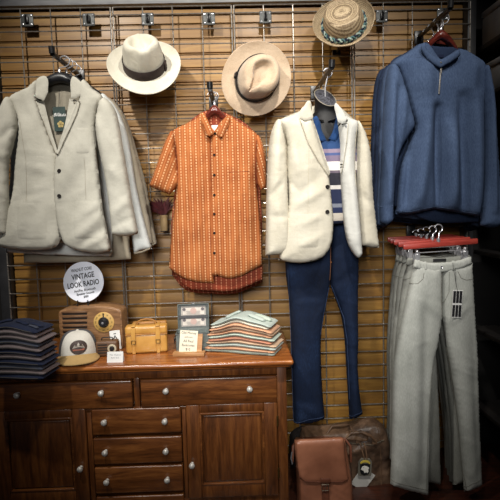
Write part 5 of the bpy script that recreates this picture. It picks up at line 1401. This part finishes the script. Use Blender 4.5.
# messenger bag: body puffed in front, flap over it
YB1 = -.36
ms = thing('messenger_bag', 'tan leather messenger bag with large flap and buckle strap on the floor', 'bag', PZ(324, 500, 0))
ms.location = Vector((P(324, 470, YB1).x, YB1, 0))
zfl = lambda px: P(px, 520, YB1).z
bd1 = Panel([(294.5, 441, 1), (296, 470), (297, 500), (298, 521, 1), (325, 523), (351, 520, 1), (352.5, 495), (350.5, 470), (345, 440, 1)], YB1, T=.045, w=.05, Tb=.075, nz=(.002, 16, 141), step=.008)
bd1.build('bag_body', LEA, ms)
fl1 = Panel([(294, 442), (298, 439.5), (320, 438.5), (340, 437.5), (344, 439), (345.5, 455), (348, 474), (348.5, 479), (342, 482), (322, 482.5), (305, 481.5), (299.5, 477), (296, 462)], YB1 - .038, T=.016, w=.03, Tb=.01, nz=(.0016, 18, 143), step=.007)
fl1.build('flap', LEA, ms)
MB().tube([fl1.at(x, y, .0) for x, y in ((296.3, 464), (299.8, 476.6), (305.5, 481), (322, 482), (342, 481.5), (348, 478.5))], .0022, 6).build('flap_edge', LEAD, ms)
st1 = Panel([(321.5, 484, 1), (329, 484, 1), (329.5, 505), (329, 520, 1), (322.5, 520, 1), (322, 505)], base=bd1, T=.003, w=.006, lift=.004, nz=None, step=.005)
st1.build('strap', LEAD, ms)
q = st1.at(325.2, 487.5, .004); m_ = mpp(q)
MB(Matrix.Translation(q)).tube([(-3.4 * m_, 0, -3.2 * m_), (3.4 * m_, 0, -3.2 * m_), (3.4 * m_, 0, 3.2 * m_), (-3.4 * m_, 0, 3.2 * m_)], .0022, 8, True).tube([(0, 0, -3 * m_), (0, -.003, 3 * m_)], .0016, 6).build('buckle', ANTB, ms)
lp = Panel([(320.5, 478, 1), (330, 478, 1), (330.5, 486), (325.5, 489), (320.5, 486)], base=fl1, T=.002, w=.005, lift=.003, nz=None, step=.004)
lp.build('buckle_tab', LEAD, ms)
for sx_, x_ in ((-1, 292.5), (1, 351)):
    MB().tube([P(x_, 462, YB1 + .02), P(x_ - sx_ * .5, 446, YB1 + .03), P(x_ - sx_ * 6, 439, YB1 + .05), P(322, 437.5, YB1 + .06)], .006, 8).build('shoulder_strap', LEAD, ms)
MB().tube([P(292, 452, YB1), P(291, 458, YB1), P(292.5, 464, YB1)], .003, 8).build('strap_ring', CHROME, ms)

# brown duffel behind
YB2 = -.19
df = thing('duffel_bag', 'crinkled dark brown leather duffel bag with handles leaning by the grey jeans', 'bag', Vector((P(362, 470, YB2).x, YB2, 0)))
b2 = Panel([(302, 430), (318, 427), (336, 425.5), (352, 423), (366, 420.5), (376, 420), (383, 424.5), (387.5, 435), (390, 452), (391, 470), (390.5, 484), (384, 489, 1), (362, 490), (330, 491), (304, 491, 1), (300, 460)],
           YB2, T=.075, w=.075, Tb=.07, nz=(.006, 26, 151), folds=[(372, 425, 380, 480, 4, -.008), (345, 445, 370, 440, 4, .006), (380, 440, 386, 480, 3, .006), (346, 470, 376, 478, 5, .006), (352, 425, 374, 432, 4, -.005)])
b2.build('bag_body', BROWN, df)
tp = Panel([(304, 432), (322, 431), (344, 429.5), (352, 432), (360, 431), (368, 436), (366, 441), (350, 440), (330, 438), (306, 438)], base=b2, T=.012, w=.01, lift=.004, nz=(.002, 40, 5), step=.006)
tp.build('top_flap', BROWND, df)
h1 = [b2.at(x, y, o_) for x, y, o_ in ((327, 435, .01), (334, 431, .03), (345, 428.5, .035), (353, 431, .02), (354, 436, .012))]
MB().tube(h1, [.005, .007, .008, .007, .005], 10).build('handle', BROWND, df)
h2 = [b2.at(x, y, o_) for x, y, o_ in ((345, 439, .012), (352, 434.5, .03), (362, 433, .035), (371, 436, .028), (375, 441, .012))]
MB().tube(h2, [.005, .007, .008, .007, .005], 10).build('handle', BROWND, df)
for x_, y_ in ((346, 440), (358, 441), (374.5, 442)):
    MB(Matrix.Translation(b2.at(x_, y_, .008))).box(-.012, .012, -.003, .004, -.012, .012, .002, 1).build('handle_tab', BROWND, df)
MB().tube([b2.at(x, y, .002) for x, y in ((306, 441), (330, 440.5), (350, 443), (372, 445), (384, 440))], .003, 6).build('zip', ANTB, df)
b2.seam([(377, 423), (380, 445), (381.5, 470), (381, 488)], .0025, 'side_piping', BROWND, df)
# dark pouch beside the duffel under the jeans' hems
DK = fabric('near-black canvas', c(44, 38, 36), c(24, 21, 20), 200)
dk = thing('canvas_bag', 'near-black canvas bag in shadow behind the tan messenger bag', 'bag', Vector((P(306, 470, -.13).x, -.06, 0)))
d2 = Panel([(289.5, 436), (296, 428), (306, 425.5), (318, 427), (328, 430), (330, 440), (330, 482, 1), (292, 483, 1)], -.06, T=.03, w=.05, Tb=.03, nz=(.006, 30, 161)); d2.build('bag_body', DK, dk)
MB().tube([d2.at(298, 432, .004), d2.at(304, 428, .018), d2.at(314, 428, .018), d2.at(320, 433, .004)], .005, 8).build('handle', DK, dk)

# patch tag and white card hanging on the duffel
q = b2.at(365, 467.5, .024); m_ = mpp(q)
et = thing('patch_tag', 'black shield patch with white eagle head hanging on the brown duffel', 'tag', q)
Te = Matrix.Translation(q) @ Matrix.Scale(m_, 4) @ Matrix.Rotation(R(3), 4, 'Y')
GREYF = fabric('grey felt edge', c(120, 116, 104), c(96, 92, 82))
BLK = fabric('black felt', c(22, 23, 26), c(14, 15, 17)); YEL = mat('yellow embroidery', c(206, 184, 74), c(184, 160, 56), .8, 200); EAG = mat('white embroidery', c(232, 230, 222), c(214, 212, 202), .8, 200)
MB(Te).prism([(-6.2, -9), (6.2, -9), (6.8, -6), (6.8, 6), (4, 9.6), (-4, 9.6), (-6.8, 6), (-6.8, -6)], 0, .8, .2, 1).build('backing', GREYF, et)
MB(Te).prism([(-4.8, -4), (-3.6, -7), (0, -8), (3.6, -7), (4.8, -4), (5, 4.0), (-5, 4.0)], -.4, .1).build('shield', BLK, et)
MB(Te).prism([(5.4 * math.cos(R(t)), 3.6 + 4.2 * math.sin(R(t))) for t in range(15, 166, 15)] + [(4.2 * math.cos(R(t)), 3.0 + 2.5 * math.sin(R(t))) for t in range(165, 14, -15)], -.45, .1).build('arc', YEL, et)
MB(Te).prism([(-3.6, -.6), (-4.1, -2.2), (-3.0, -1.9), (-2.6, -2.6), (-1.6, -2.8), (-.4, -5.2), (1.4, -4.4), (2.4, -5.6), (3.6, -3.6), (3.0, -1.6), (4.0, -.2), (2.8, 1.0), (1.2, 1.8), (-.8, 1.9), (-2.6, 1.2)], -.8, -.2).build('eagle_head', EAG, et)
MB(Te).lathe([(0, 0), (.4, 0), (.4, .2), (0, .2)], 8, Matrix.Translation((-1.6, -.75, .3)) @ FACE).build('eye', BLK, et)
MB().tube([Te @ Vector((-1, 0, 9)), b2.at(362, 450, .012), b2.at(360, 443, .012)], .0035, 8).tube([Te @ Vector((1.4, 0, 9)), b2.at(366, 450, .012), b2.at(364, 443, .012)], .0035, 8).build('loop', BROWND, et)
q2 = b2.at(363, 479.5, .012); wt = thing('white_card', 'tilted white card tag tucked behind the eagle patch on the brown duffel', 'card', q2)
MB(Matrix.Translation(q2) @ Matrix.Scale(m_, 4) @ Matrix.Rotation(R(36), 4, 'Y')).box(-8, 8, 0, .5, -10.5, 10.5, .2, 1).build('card', mat('dull white card', c(214, 214, 208), c(198, 198, 192), .7, 9), wt)

# ================================================================== light
def spot(loc, target, energy, size, blend, radius, col):
    l = bpy.data.lights.new('spot', 'SPOT'); l.energy = energy; l.spot_size = R(size); l.spot_blend = blend; l.shadow_soft_size = radius; l.color = col
    o = bpy.data.objects.new('ceiling_and_fill_spot', l); C.objects.link(o); o.location = loc
    o.rotation_euler = (Vector(target) - Vector(loc)).to_track_quat('-Z', 'Y').to_euler(); return o
spot((-.95, -1.6, 2.95), (-.28, 0, 1.38), 165, 70, .9, .04, (1, .95, .87))
spot((.20, -1.6, 2.95), (.08, 0, 1.35), 150, 66, .9, .04, (1, .95, .87))
spot((.95, -1.75, 2.95), (.55, 0, 1.35), 72, 62, .9, .04, (1, .96, .9))
spot((-.25, -3.1, 1.9), (.05, 0, 1.02), 345, 42, 1.0, .4, (1, .985, .96))  # soft front fill added near the camera, not a ceiling lamp
w = bpy.data.worlds.new('world'); w.use_nodes = True; bpy.context.scene.world = w
w.node_tree.nodes['Background'].inputs[0].default_value = (.8, .85, 1, 1); w.node_tree.nodes['Background'].inputs[1].default_value = .03
vs = bpy.context.scene.view_settings
vs.view_transform = 'Standard'; vs.look = 'None'; vs.exposure = -0.08
